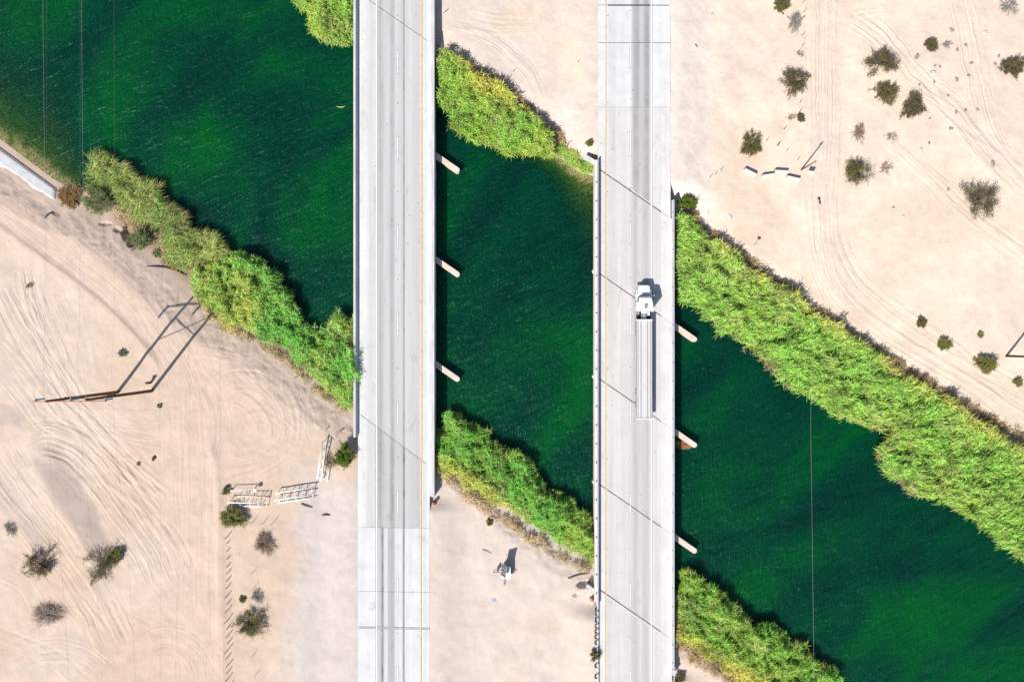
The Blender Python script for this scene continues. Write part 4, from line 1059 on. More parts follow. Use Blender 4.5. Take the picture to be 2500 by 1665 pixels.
def shrub(name, px, py, rpx, kind, label, hk=1.0, squash=(1, 1), group=None, dens=1.0, cut=None, cat='shrub'):
    ca, cb, ct, dn, ls, hr, spk = KINDS[kind]
    c = PG(px, py)
    R = rpx * (HC + 1) / F
    # the picture shows the crown, which leans outward from the middle: stand the base under it
    hgt = R * 2 * hr * hk * .5
    q = P(px, py, c.z + hgt * .55)
    c = Vector((q.x, q.y, float(ground(q.x, q.y)[0])))
    root = empty(name, c, 0, label, cat, group)
    rs = np.random.default_rng(abs(hash((round(px), round(py)))) % (2 ** 31))
    nb = int(np.clip(26 * R + 10, 10, 60)) * (2 if kind in ('dead', 'grey', 'dry') and R > 1 and px < 700 else 1)
    tv, tl, tst, tcol = [], [], [], []
    ends_ = []
    def stick(a, b_, r0, r1, col):
        d = b_ - a; n_ = np.linalg.norm(d) + 1e-9; d = d / n_
        s = np.cross(d, (0, 0, 1.0)); s = s / (np.linalg.norm(s) + 1e-9); t = np.cross(d, s)
        base_i = sum(len(v) for v in tv)
        ring = []
        for p, r in ((a, r0), (b_, r1)):
            for k in range(3):
                an = 2 * math.pi * k / 3
                ring.append(p + (s * math.cos(an) + t * math.sin(an)) * r)
        tv.append(np.array(ring)); tcol.append(np.repeat(np.array(col)[None], 6, 0))
        for k in range(3):
            k2 = (k + 1) % 3
            tst.append(len(tl)); tl.extend([base_i + k, base_i + k2, base_i + 3 + k2, base_i + 3 + k])
    gaps = rs.uniform(0, 2 * math.pi, 3)
    for i in range(nb):
        az = rs.uniform(0, 2 * math.pi)
        el = rs.uniform(.25, 1.35)
        ln = R * rs.uniform(.62, 1.08) * (1 + .16 * math.sin(2 * az + gaps[1]) + .12 * math.sin(3 * az + gaps[2])) * (1 - .28 * max(0, math.cos(az - gaps[0])) ** 6 - .2 * max(0, math.cos(az - gaps[1])) ** 8)
        dh = np.array([math.cos(az) * squash[0], math.sin(az) * squash[1], 0])
        tip = dh * ln * math.cos(el) ** .6 + np.array([0, 0, hgt * math.sin(el) * rs.uniform(.75, 1.1)])
        mid_ = tip * .5 + np.array([0, 0, hgt * .10]) + rs.normal(0, .05 * R, 3)
        o0 = rs.normal(0, .05 * R, 3) * (1, 1, 0) - np.array([0, 0, .05])
        tw = np.array(ct) * rs.uniform(.75, 1.25)
        r0 = .016 + .008 * R
        stick(o0, mid_, r0, r0 * .7, tw); stick(mid_, tip, r0 * .7, r0 * .35, tw)
        ends_.append((mid_, tip))
        for k in range(3 if kind not in ('dead', 'dry', 'grey') else 5):
            t = rs.uniform(.1, .85); a = mid_ * (1 - t) + tip * t
            b_ = a + (tip - mid_) * rs.uniform(.15, .38) + rs.normal(0, .14 * R, 3) * (1, 1, .6)
            b_[2] = max(b_[2], .04)
            stick(a, b_, r0 * .55, r0 * .3, tw * rs.uniform(.9, 1.15)); ends_.append((a, b_))
    V = np.concatenate(tv)
    np_mesh('branches', V, np.array(tl), np.array(tst), M['twig'], root, False, {'tint': ('FLOAT_COLOR', np.concatenate(tcol))})
    n = int(np.clip(dn * dens * math.pi * R * R, 60, 5200))
    E = np.array([[a, b_] for a, b_ in ends_])
    pick = rs.integers(0, len(E), n); t = rs.beta(1.5, 1.15, n)[:, None] * 1.1
    p = E[pick, 0] * (1 - t) + E[pick, 1] * t + rs.normal(0, .05 * R + .02, (n, 3)) * (1, 1, .7)
    if cut: # a bare sector: drop most leaves on that side
        keep = ~((np.cos(np.arctan2(p[:, 1], p[:, 0]) - cut[0]) > cut[1]) & (rs.random(n) < .85))
        p = p[keep]; pick = pick[keep]; n = len(p)
    p[:, 2] = np.maximum(p[:, 2], .03)
    if kind in ('feathery', 'willow', 'rust'):
        d = E[pick, 1] - E[pick, 0]; az = np.arctan2(d[:, 1], d[:, 0]) + rs.normal(0, .35, n)
        L = rs.uniform(.14, .38, n); wd = rs.uniform(.03, .06, n)
    else:
        az = rs.uniform(0, 2 * math.pi, n); L = rs.uniform(ls[0], ls[1], n) * 1.5; wd = rs.uniform(ls[0], ls[1], n)
    k = rs.random((n, 1)); hue = rs.random((len(E), 1))[pick]
    kk = np.clip(.5 * k + .5 * hue, 0, 1)
    col = (np.array(ca) * (1 - kk) + np.array(cb) * kk) * rs.uniform(.75, 1.2, (n, 1))
    V, lo_, st, C = blades(p, az, L, wd, rs.uniform(0, .5, n), rs.uniform(-.2, .4, n), col)
    np_mesh('foliage', V, lo_, st, M['leaf'], root, False, {'tint': ('FLOAT_COLOR', C)})
    TOTAL[0] += n * 3 + len(tst) * 2
    return root

GD = 'desert shrubs on the left flat'
GR = 'desert shrubs on the right flat'
up = math.radians(50)
S = [
 ('desert_shrub', 94, 1380, 45, 'creosote', 'olive and grey shrub left of the pair near the bottom left corner', 1, (1, 1), GD, 1.0, (up, .5)),
 ('desert_shrub', 240, 1378, 47, 'creosote', 'dark grey green shrub right of the pair near the bottom left corner', 1, (1, 1), GD, 1.1, (1.6, .55)),
 ('desert_shrub', 281, 1360, 20, 'feathery', 'small yellow green bush grown against the dark grey shrub', 1.1, (1, 1), GD, .9, None),
 ('dead_shrub', 119, 1500, 46, 'dead', 'low mound of bare brown twigs near the bottom left corner', .5, (1, .8), GD, 2.0, None),
 ('dead_shrub', 25, 1290, 22, 'grey', 'pale grey leafless shrub at the left edge above the shrub pair', .6, (1, 1), GD, 1.0, None),
 ('desert_shrub', 566, 1262, 31, 'feathery', 'round yellow green bush under the left white pipe barricade', 1.1, (1, 1), GD, 1.0, None),
 ('dead_shrub', 641, 1328, 31, 'dry', 'round dry brown twiggy bush below the white pipe barricades', .9, (1, 1), GD, 1.0, None),
 ('desert_shrub', 609, 1524, 41, 'olive', 'large clumped green bush beside the fence posts near the bottom', 1, (1, 1), GD, 1.2, None),
 ('dead_shrub', 628, 1458, 20, 'grey', 'grey bare shrub just above the large clumped bush', .8, (1, 1), GD, 1.0, None),
 ('desert_shrub', 591, 1463, 9, 'olive', 'tiny green tuft left of the grey bare shrub', 1.2, (1, 1), GD, 1.0, None),
 ('desert_shrub', 838, 1116, 31, 'green', 'dense bright green bush beside the left bridge end', 1.25, (1, 1), GD, 1.2, None),
 ('dead_shrub', 806, 1130, 22, 'dry', 'grey brown twigs at the foot of the dense bright green bush', .8, (1, 1), GD, 1.5, None),
 ('desert_shrub', 553, 1197, 12, 'olive', 'small olive bush behind the white boom gate', 1.4, (1, 1), GD, 1.0, None),
 ('desert_shrub', 298, 862, 12, 'teal', 'grey green tuft between the ruts and the graded track', .9, (1.2, .8), GD, 1.0, None),
 ('desert_shrub', 388, 991, 8, 'teal', 'grey green tuft right of the two leg power pole', .9, (1, 1), GD, 1.0, None),
 ('desert_shrub', 71, 697, 11, 'dry', 'small brown tuft in the upper left tracks', .7, (1.1, .8), GD, 2.5, None),
 ('desert_shrub', 338, 1132, 6, 'teal', 'tiny grey green sprig, lower of two amid the fan of ruts', .9, (1, 1), GD, 1.0, None),
 ('desert_shrub', 376, 1118, 6, 'creosote', 'tiny dark sprig, upper of two amid the fan of ruts', .9, (1, 1), GD, 1.0, None),
 ('willow_shrub', 237, 490, 44, 'willow', 'large grey green willow bush on the left bank behind the cattails', 1.2, (1.1, 1), None, 1.1, None),
 ('willow_shrub', 344, 583, 27, 'willow', 'smaller grey green willow bush at the edge of the washed out pit', 1.3, (1, 1.1), None, 1.1, None),
 ('willow_shrub', 383, 619, 11, 'willow', 'tiny grey green bush on the bank below the smaller willow', 1.0, (1, 1), None, 1.0, None),
 ('dry_grass_mound', 172, 478, 30, 'rust', 'brown dry grass mound at the end of the concrete slab', .9, (1.1, .9), None, 1.2, None),
 ('dry_grass_mound', 418, 634, 24, 'rust', 'rust brown dry growth under the wind combed cattails', .8, (1.1, .8), None, 1.2, None),
 ('desert_shrub', 1908, 12, 23, 'olive', 'dense green shrub cut by the top edge right of the right road', 1, (1, 1), GR, 1.3, None),
 ('desert_shrub', 1944, 53, 26, 'grey', 'grey half bare shrub below the one at the top edge', .8, (1, 1), GR, 5.0, None),
 ('desert_shrub', 1940, 200, 39, 'creosote', 'wide olive shrub in the fence line of the right flat', .9, (1.05, .95), GR, 1.1, None),
 ('dead_shrub', 1953, 132, 11, 'dead', 'tiny leafless shrub between two shrubs in the right fence line', .8, (1, 1), GR, 1.0, None),
 ('desert_shrub', 1955, 288, 13, 'creosote', 'small olive shrub below the wide one in the right fence line', 1, (.7, 1.1), GR, 1.2, None),
 ('dead_shrub', 1934, 287, 15, 'dead', 'thin grey twigs left of the small olive shrub in the fence line', .7, (1, 1), GR, .5, None),
 ('desert_shrub', 1834, 357, 31, 'olive', 'ragged green shrub just above the concrete barrier blocks', .9, (1, 1.1), GR, 1.0, None),
 ('desert_shrub', 1676, 493, 23, 'green', 'dark green bush with big shadow at the right bridge corner', 1.4, (1.1, .9), GR, .9, None),
 ('desert_shrub', 2155, 150, 45, 'creosote', 'largest shrub of the upper right trio with grey centre', .85, (1, .9), GR, 1.2, None),
 ('desert_shrub', 2168, 227, 34, 'olive', 'split olive shrub in the middle of the upper right trio', .85, (1, .9), GR, .9, None),
 ('desert_shrub', 2232, 262, 34, 'creosote', 'lowest shrub of the upper right trio', .9, (1, 1.05), GR, 1.2, None),
 ('desert_shrub', 2273, 111, 21, 'creosote', 'narrow upright shrub among stones at the upper right', 1, (.7, 1.2), GR, 1.3, None),
 ('dead_shrub', 2311, 109, 17, 'grey', 'grey twigs right of the narrow upright shrub', .7, (1, .8), GR, 1.0, None),
 ('desert_shrub', 2478, 164, 32, 'creosote', 'dark shrub cut by the right edge near the top', .9, (1, 1), GR, 1.2, None),
 ('dead_shrub', 2464, 16, 31, 'grey', 'silver grey bare shrub in the top right corner', .8, (1, 1), GR, 1.0, None),
 ('desert_shrub', 2098, 423, 42, 'olive', 'slanting olive shrub beside the leaning pole', .85, (1, 1), GR, 1.0, (-.8, .6)),
 ('dead_shrub', 2163, 410, 20, 'dead', 'faint bare twigs right of the slanting olive shrub', .6, (1, 1), GR, .5, None),
 ('dead_shrub', 2098, 325, 27, 'dry', 'pinkish brown bare twigs above the slanting olive shrub', .6, (.7, 1.1), GR, .4, None),
 ('dead_shrub', 2177, 333, 17, 'dead', 'thin bare twigs right of the pinkish brown ones', .5, (1, 1), GR, .4, None),
 ('desert_shrub', 2395, 487, 53, 'creosote', 'biggest round shrub standing alone by the right edge', .8, (1, 1), GR, 1.0, None),
 ('desert_shrub', 2249, 788, 15, 'olive', 'small dark bush beside the rutted track along the reeds', 1, (1, 1), GR, 1.3, None),
 ('desert_shrub', 2307, 840, 18, 'feathery', 'pale green bush, second of three along the rutted track', .8, (1, .85), GR, 1.0, None),
 ('desert_shrub', 2408, 889, 28, 'feathery', 'round yellow green bush beside the pole at the right edge', .9, (1, .9), GR, 1.0, None),
 ('desert_shrub', 2393, 817, 7, 'feathery', 'tiny tuft above the round yellow green bush', .8, (1, 1), GR, 1.0, None),
 ('desert_shrub', 2486, 933, 11, 'feathery', 'tiny yellow green tuft at the right edge', .9, (1, 1), GR, 1.0, None),
 ('desert_shrub', 1439, 349, 9, 'green', 'lone tiny green bush beside the right road above the water', 1.4, (1, 1), None, 1.2, None),
 ('desert_shrub', 1195, 1276, 10, 'olive', 'small bush with long shadow above the solar trailer', 2.0, (1, 1), None, 1.2, None),
 ('desert_shrub', 1453, 1597, 15, 'olive', 'green plant growing through the guard rail at the bottom', 1.6, (.9, 1.2), None, .9, None),
 ('desert_shrub', 1663, 1655, 12, 'olive', 'small plant at the bottom end of the right bridge', 1.0, (1, 1), None, 1.0, None),
]
for s_ in S:
    s_ = list(s_); s_[9] *= 1.7 if s_[4] in ('creosote', 'olive') else 1.0; shrub(*s_)
print('plant tris', TOTAL[0], 'land tris', (len(GX) - 1) * (len(GY) - 1) * 2, 'water', kp.sum() * 2)
# ------------------------------------------------------------------ truck
tx = P(1573, 0, 1.5).x
truck = empty('flatbed_truck', (tx, 0, 0), 0, 'white truck with empty flatbed trailer driving on the right bridge', 'truck')
T0, T1, HWD = -12.52, 3.44, 1.30            # trailer ends, half width
deck_z = 1.46
MB().box((0, (T0 + T1) / 2, deck_z - .09), (2 * HWD - .24, T1 - T0 - .2, .18)).build('trailer_deck', M['alu'], truck)
td = bpy.context.scene.objects[-1] if False else [o for o in truck.children if o.name.startswith('trailer_deck')][0]
for xx in (-1.02, 1.02): MB().box((xx, (T0 + T1) / 2, deck_z + .004), (.085, T1 - T0 - .24, .012)).build('nailing_strip', M['nailer'], td)
for xx in (-.52, .54): MB().box((xx, (T0 + T1) / 2, deck_z + .004), (.07, T1 - T0 - .24, .012)).build('deck_groove', M['groove'], td)
for k in range(9):
    xx = -.9 + k * .225
    if min(abs(xx + .52), abs(xx - .54), abs(xx)) < .06: continue
    MB().box((xx, (T0 + T1) / 2, deck_z + .002), (.02, T1 - T0 - .24, .008)).build('deck_rib', M['greybox'], td)
for sx in (-1, 1):
    MB().box((sx * (HWD - .055), (T0 + T1) / 2, deck_z - .1), (.11, T1 - T0, .26)).build('side_rail', M['chrome'], truck, bevel=.01)
    mb = MB()
    for k in range(26):
        mb.box((sx * (HWD + .012), T0 + .4 + k * .61, deck_z - .03), (.024, .10, .09))
    mb.build('stake_pocket', M['chrome'], truck)
MB().box((0, T1 - .05, deck_z - .02), (2 * HWD + .02, .14, .32)).build('front_sill', M['trkwhite'], truck)
MB().box((0, T0 + .05, deck_z - .02), (2 * HWD - .06, .14, .3)).build('rear_sill', M['trkwhite'], truck)
for xx in (-.45, .45): MB().box((xx, (T0 + T1) / 2 - .2, .98), (.12, T1 - T0 - .9, .6)).build('trailer_beam', M['darksteel'], truck)
def wheel(x, y, side, dual=True):
    w = .56 if dual else .3
    mb = MB(); mb.lathe((x - w / 2, y, .52), [(.30, 0), (.48, .02), (.52, .07), (.52, w - .07), (.48, w - .02), (.30, w)], 24, 'X')
    t = mb.build('wheel', M['black'], truck, True)
    xo = x + side * (w / 2 + .004)
    mb = MB(); mb.lathe((xo - .03, y, .52), [(.28, 0), (.28, .06)], 20, 'X'); mb.lathe((xo - .04, y, .52), [(.11, 0), (.10, .10)], 12, 'X')
    mb.build('rim', M['chrome'], t)
for sx in (-1, 1):
    for yy in (-8.1, -10.2): wheel(sx * .99, yy, sx)
    for yy in (1.25, 2.62): wheel(sx * .98, yy, sx)
    wheel(sx * 1.10, 7.55, sx, False)
    mb = MB(); mb.box((sx * 1.0, 1.93, 1.08), (.6, .5, .02)); mb.box((sx * 1.0, 3.45, .8), (.6, .03, .5)); mb.build('mud_guard', M['black'], truck)
    MB().tube([(sx * .6, T0 + .12, .9), (sx * 1.1, T0 + .12, .9)], .05).build('tail_light', M['orange'], truck)
# tractor frame
for xx in (-.43, .43): MB().box((xx, 4.7, .86), (.1, 8.2, .28)).build('chassis_rail', M['darksteel'], truck)
MB().box((0, 4.0, .66), (2.35, 1.5, .12)).build('gap_shade_plate', M['black'], truck)  # black plate added to stand in for the shade between cab and trailer
MB().box((0, 3.9, 1.02), (.80, 1.15, .04)).build('deck_plate', M['greybox'], truck)
MB().lathe((0, 2.0, 1.12), [(.46, 0), (.46, .14)], 16).build('fifth_wheel', M['darksteel'], truck)
MB().box((-.02, 4.62, 1.28), (.85, .30, .34)).build('air_tank', M['trkwhite'], truck, bevel=.04)
mb = MB()
for k in range(3): mb.box((-1.0, 4.35 + k * .16, .95), (.55, .08, .03))
mb.box((-1.0, 4.5, .7), (.5, .5, .4)); mb.build('step', M['chrome'], truck)
MB().box((.72, 4.42, 1.1), (.44, .7, .55)).build('battery_box', M['greybox'], truck, bevel=.03)
MB().box((.72, 4.42, 1.39), (.3, .4, .03)).build('box_lid', M['trkwhite'], truck)
for (a, c, d) in (((-.2, 4.5, 1.7), (-.35, 4.1, 1.25), (-.25, 3.5, 1.5)), ((.1, 4.5, 1.7), (.3, 4.05, 1.22), (.2, 3.5, 1.5))):
    MB().tube([a, c, d], .03, 5).build('air_hose', M['black'], truck)
for sx in (-1, 1):
    mb = MB(); mb.tube([(sx * 1.02, 5.0, .68), (sx * 1.02, 6.4, .68)], .31, 16); mb.build('fuel_tank', M['chrome'], truck, True)
# cab shell, lofted front to back: (y, half width low, half width top, z bottom, z shoulder, z top)
def sec(y, wl_, wt, z0, zs, zt):
    pts = [(-wl_, z0), (-wl_, zs), (-wt - (wl_ - wt) * .35, zs + (zt - zs) * .72), (-wt * .82, zt), (wt * .82, zt), (wt + (wl_ - wt) * .35, zs + (zt - zs) * .72), (wl_, zs), (wl_, z0)]
    return [Vector((x, y, z)) for x, z in pts]
mb = MB()
mb.loft([sec(8.96, .74, .66, .62, 1.35, 1.62), sec(8.80, .88, .74, .60, 1.46, 1.72), sec(8.2, .97, .80, .60, 1.55, 1.79), sec(7.45, 1.04, .86, .60, 1.60, 1.86)])
mb.build('hood', M['trkwhite'], truck, bevel=.03)
for sx in (-1, 1):
    mb = MB(); pr = []
    for k in range(9):
        a = math.pi * k / 8
        pr.append((7.55 + .78 * math.cos(a), .56 + .62 * math.sin(a)))
    vs = [Vector((sx * .86, y, z)) for y, z in pr] + [Vector((sx * 1.24, y, z)) for y, z in pr]
    n = len(pr); fs = [(i, i + 1, n + i + 1, n + i) for i in range(n - 1)]
    fs += [tuple(range(n, 2 * n))[::-1]]
    mb.add(vs, fs); mb.build('fender', M['trkwhite'], truck)
    MB().box((sx * .98, 8.74, .98), (.2, .22, .2), rz=sx * -.4).build('headlight', M['chrome'], truck, bevel=.03)
MB().box((0, 9.0, .55), (2.3, .18, .34)).build('bumper', M['chrome'], truck, bevel=.05)
MB().box((0, 8.99, 1.0), (1.05, .06, .55)).build('grille', M['darksteel'], truck)
mb = MB()
mb.loft([sec(7.62, 1.08, .98, .62, 1.62, 1.88), sec(7.45, 1.14, .98, .62, 1.66, 1.95), sec(6.0, 1.16, 1.0, .62, 1.7, 2.0), sec(5.95, 1.18, 1.0, .62, 1.7, 2.0)])
mb.build('cab', M['trkwhite'], truck, bevel=.02)
def arc(y0, bow, w, z, n=9): return [Vector((-w + 2 * w * k / (n - 1), y0 - bow * (2 * k / (n - 1) - 1) ** 2, z)) for k in range(n)]
lo_a, hi_a = arc(7.58, .34, 1.0, 1.92), arc(7.02, .28, .88, 2.72)
mb = MB(); n = 9
mb.add(lo_a + hi_a + [p + Vector((0, -.06, 0)) for p in lo_a] + [p + Vector((0, -.06, 0)) for p in hi_a],
       [(i, i + 1, n + i + 1, n + i) for i in range(n - 1)] + [(2 * n + i + 1, 2 * n + i, 3 * n + i, 3 * n + i + 1) for i in range(n - 1)])
mb.build('windshield', M['glass'], truck, True)
# roof and sleeper: rises and widens towards the back
def sec2(y, w0, w1, z0, zt):
    return [Vector((x, y, z)) for x, z in ((-w0, z0), (-w0 * .99, zt - .35), (-w1, zt - .06), (-w1 * .8, zt), (w1 * .8, zt), (w1, zt - .06), (w0 * .99, zt - .35), (w0, z0))]
mb = MB()
mb.loft([sec2(7.0, .92, .88, 2.5, 2.92), sec2(6.75, 1.0, .95, 1.95, 3.12), sec2(5.9, 1.16, 1.08, 1.9, 3.32), sec2(5.2, 1.22, 1.15, 1.0, 3.42), sec2(4.80, 1.23, 1.16, .95, 3.45)])
mb.build('sleeper', M['trkwhite'], truck, bevel=.03)
MB().box((-.06, 5.35, 3.42), (.48, .95, .06), M=Matrix.Rotation(math.radians(8), 3, 'X')).build('roof_vent', M['greybox'], truck)
rv = [o for o in truck.children if o.name.startswith('roof_vent')][0]
for k in range(5): MB().box((-.22 + k * .08, 5.35, 3.455), (.03, .85, .02), M=Matrix.Rotation(math.radians(8), 3, 'X')).build('vent_slat', M['solar'], rv)
for sx in (-1, 1):
    MB().box((sx * 1.15, 6.55, 2.18), (.05, .75, .42), M=Matrix.Rotation(sx * -.18, 3, 'Y')).build('side_window', M['glass'], truck)
    mb = MB(); mb.box((sx * 1.42, 7.25, 2.05), (.12, .14, .55)); mb.tube([(sx * 1.1, 7.1, 1.95), (sx * 1.42, 7.25, 1.9)], .025); mb.build('mirror', M['trkwhite'], truck)
    MB().tube([(sx * 1.12, 4.66, 1.0), (sx * 1.12, 4.66, 3.5)], .075, 10).build('exhaust_stack', M['chrome'], truck, True)
    MB().box((sx * 1.2, 6.5, 1.2), (.03, .04, 1.1)).build('door_seam', M['greybox'], truck)
    MB().box((sx * 1.15, 5.6, .95), (.05, 1.5, .5)).build('side_skirt', M['trkwhite'], truck)

# ------------------------------------------------------------------ power line
b1, b2 = PG(288, 957), PG(371, 954)
hf = empty('power_pole', ((b1.x + b2.x) / 2, (b1.y + b2.y) / 2, min(b1.z, b2.z)), 0, 'tall wooden power pole with two legs and crossarm on the left flat', 'power pole')
lo = hf.location
TZ = 18.8
for q in (b1, b2):
    MB().tube([Vector((q.x, q.y, q.z - .4)) - lo, Vector((q.x, q.y, 8)) - lo, Vector((q.x, q.y, TZ)) - lo], [.27, .23, .17], 12).build('pole', M['wood'], hf, True)
cz = 17.1
ca, cb_ = P(80, 982, cz), P(259, 981, cz)
for dy in (0.12,):
    MB().box(Vector(((ca.x + cb_.x) / 2, (ca.y + cb_.y) / 2 + dy, cz)) - lo, (cb_.x - ca.x, .13, .32), rz=math.atan2(cb_.y - ca.y, cb_.x - ca.x)).build('crossarm', M['woodlight'], hf)
for (z0, z1) in ((10.6, 14.4),):
    for s_ in (0, 1):
        p, q = (b1, b2) if s_ == 0 else (b2, b1)
        MB().tube([Vector((p.x, p.y - .2 + s_ * .4, z0)) - lo, Vector((q.x, q.y - .2 + s_ * .4, z1)) - lo], .075, 6).build('brace', M['wood'], hf)
ATT = []
for pxi, ptop in ((112, 86), (191.5, 172), (276.5, 259)):
    t = P(ptop, 980.5, cz - .2); t = Vector((min(max(t.x, ca.x + .25), cb_.x - .25), (ca.y + cb_.y) / 2 + .24, cz - .1))
    prof = []
    for k in range(11):
        prof += [(.06, -.25 - k * .17), (.17, -.30 - k * .17), (.06, -.34 - k * .17)]
    mb = MB(); mb.lathe(t - lo, prof[::-1], 12); mb.build('insulator', M['insul'], hf)
    MB().box(t - lo + Vector((0, 0, -.12)), (.1, .6, .2)).build('hanger', M['steel'], hf)
    ATT.append(t + Vector((0, 0, -2.15)))
sp = PG(368, 934)
st_ = empty('stub_post', sp, 0, 'short dark post with a box, beside the two leg power pole', 'post')
mb = MB(); mb.tube([(0, 0, -.3), (0, 0, 1.5)], .2, 10); mb.build('post', M['wood'], st_, True)
MB().box((-.24, .02, 1.25), (.22, .32, .45)).build('box', M['greybox'], st_, bevel=.02)
def wire(label, pts, r, mat):
    a = catmull(pts, 1.5)
    mb = MB(); mb.tube([Vector(p) for p in a], r, 4, False)
    return tag(mb.build('power_line', mat), label, 'power line', 'power lines over the left bank')
def w3(px, py, z): p = P(px, py, z); return (p.x, p.y, p.z)
tops = [Vector((q.x, q.y, TZ)) for q in (b1, b2)]
wire('left bright overhead wire from the top of the two leg pole', [w3(103, -300, 15.8), w3(104.6, 0, 16.6), w3(108.8, 440, 17.6), tuple(tops[0]), w3(158, 1500, 15.5), w3(176, 2000, 13.6)], .009, M['wirebright'])
wire('right bright overhead wire from the top of the two leg pole', [w3(197, -300, 15.8), w3(199, 0, 16.6), w3(202.8, 440, 17.6), tuple(tops[1]), w3(243, 1500, 15.5), w3(262, 2000, 13.6)], .009, M['wirebright'])
for k, (n_, pN, p7, pS) in enumerate((('left', 114, 112, 169.5), ('middle', 195.5, 195, 249.7), ('right', 278, 279.8, 331.5))):
    wire(n_ + ' dark wire hanging from the insulators of the two leg pole', [w3(pN - 1, -300, 11.8), w3(pN, 0, 12.4), w3(p7, 700, 13.9), tuple(ATT[k]), w3(pS - (pS - p7) * .32, 1400, 12.9), w3(pS, 1665, 12.0), w3(pS + 22, 2000, 10.8)], .009, M['wire'])
mb = MB(); mb.tube([Vector(p) for p in catmull([w3(1999, -300, 8.5), w3(1996, 440, 7.5), w3(1990, 720, 7.2), w3(1979.8, 985, 7), w3(1983, 1300, 7), w3(1987, 1640, 7.4), w3(1990, 2000, 8)], 2)], .007, 4, False)
tag(mb.build('power_line', M['wirebright']), 'single bright wire crossing the right water', 'power line')
q = PG(1956, 415)
p_ = empty('wooden_pole', q, 0, 'thin brown pole casting a long shadow, right of the concrete blocks', 'pole')
MB().tube([(0, 0, -.4), (.1, .02, 6.0)], [.13, .09], 8).build('pole', M['wood'], p_, True)
MB().tube([(.1, .05, 5.3), (.1, .05, 5.6)], .16, 8).build('band', M['steel'], p_)
q = PG(2457, 869)
p_ = empty('wooden_pole', q, 0, 'thick brown power pole at the right edge', 'pole')
MB().tube([(0, 0, -.4), (0, 0, 13.0)], [.2, .15], 10).build('pole', M['wood'], p_, True)
MB().box((0, 0, 12.3), (2.4, .12, .14)).build('crossarm', M['woodlight'], p_)

# ------------------------------------------------------------------ white pipe barricades
def barricade(label, o, rails, ties, legs):
    c = PG(*o)
    g = empty('pipe_barricade', c, 0, label, 'barricade', 'white pipe barricades by the bridge')
    gz = c.z
    for (a, b_, z, r) in rails:
        p, q = P(a[0], a[1], gz + z), P(b_[0], b_[1], gz + z)
        MB().tube([p - c, q - c], r, 8).build('rail', M['pipe'], g, True)
    for (a, za, b_, zb) in ties:
        p, q = P(a[0], a[1], gz + za), P(b_[0], b_[1], gz + zb)
        MB().tube([p - c, q - c], .05, 6).build('tie', M['pipe'], g, True)
    for (a, z) in legs:
        p = P(a[0], a[1], gz + z); f = float(ground(p.x, p.y)[0])
        MB().tube([p - c, Vector((p.x, p.y, f - .15)) - c], .05, 6).build('leg', M['pipe'], g, True)
z4 = lambda x, y: (520 + x / 9.058, 1150 + y / 9.058)
z5 = lambda x, y: (600 + x / 7.84, 1080 + y / 7.84)
barricade('white pipe barricade lying left, above the round yellow green bush', (575, 1236),
    [(z4(315, 690), z4(1135, 715), 1.15, .1), (z4(530, 553), z4(1190, 565), .95, .065), (z4(620, 772), z4(1195, 790), .35, .075)],
    [(z4(630, 555), .95, z4(630, 625), .9), (z4(820, 558), .95, z4(815, 770), .35), (z4(995, 560), .95, z4(1000, 785), .35), (z4(1185, 565), .95, z4(1190, 788), .35), (z4(575, 700), 1.1, z4(625, 770), .35)],
    [(z4(330, 692), 1.15), (z4(500, 696), 1.15), (z4(690, 702), 1.15), (z4(880, 708), 1.15), (z4(1070, 712), 1.15), (z4(540, 555), .95), (z4(720, 556), .95), (z4(900, 560), .95), (z4(1090, 562), .95), (z4(1185, 565), .95)])
barricade('white pipe barricade slanting right, middle of the three', (720, 1206),
    [(z5(575, 975), z5(1300, 858), .95, .1), (z5(540, 1112), z5(1270, 1000), 1.15, .1), (z5(610, 1166), z5(1335, 1050), .35, .075)],
    [(z5(628, 1020), .9, z5(650, 1150), .35), (z5(790, 1030), 1.0, z5(812, 1135), .35), (z5(935, 925), .95, z5(965, 1105), .35), (z5(1090, 905), .95, z5(1115, 1085), .35), (z5(1258, 880), .95, z5(1285, 1055), .35), (z5(740, 1090), 1.1, z5(800, 1135), .35), (z5(1060, 1040), 1.1, z5(1110, 1085), .35)],
    [(z5(590, 973), .95), (z5(730, 950), .95), (z5(870, 927), .95), (z5(1010, 905), .95), (z5(1150, 882), .95), (z5(1290, 860), .95), (z5(600, 1103), 1.15), (z5(760, 1080), 1.15), (z5(940, 1052), 1.15), (z5(1100, 1028), 1.15), (z5(1250, 1003), 1.15)])
z6 = lambda x, y: (480 + x / 3.733, 980 + y / 3.733)
barricade('white pipe barricade standing upright in the picture beside the bright green bush', (785, 1122),
    [(z6(1150, 362), z6(1100, 705), 1.15, .1), (z6(1185, 375), z6(1130, 730), .95, .1), (z6(1210, 598), z6(1190, 725), .6, .075)],
    [(z6(1153, 372), 1.1, z6(1230, 386), .6), (z6(1147, 462), 1.1, z6(1176, 470), .95), (z6(1130, 535), 1.1, z6(1163, 550), .95), (z6(1115, 615), 1.1, z6(1205, 625), .6), (z6(1103, 690), 1.1, z6(1195, 700), .6)],
    [(z6(1150, 370), 1.15), (z6(1138, 450), 1.15), (z6(1127, 530), 1.15), (z6(1115, 610), 1.15), (z6(1103, 690), 1.15), (z6(1183, 390), .95), (z6(1160, 540), .95), (z6(1133, 710), .95), (z6(1207, 610), .6), (z6(1192, 715), .6)])
c = PG(612, 1200)
g = empty('boom_gate', c, 0, 'single white pipe boom with a counterweight block, above the left barricade', 'gate')
p, q = P(*z4(385, 430), c.z + 1.0), P(*z4(930, 420), c.z + 1.0)
MB().tube([p - c, q - c], .055, 8).build('boom', M['pipe'], g, True)
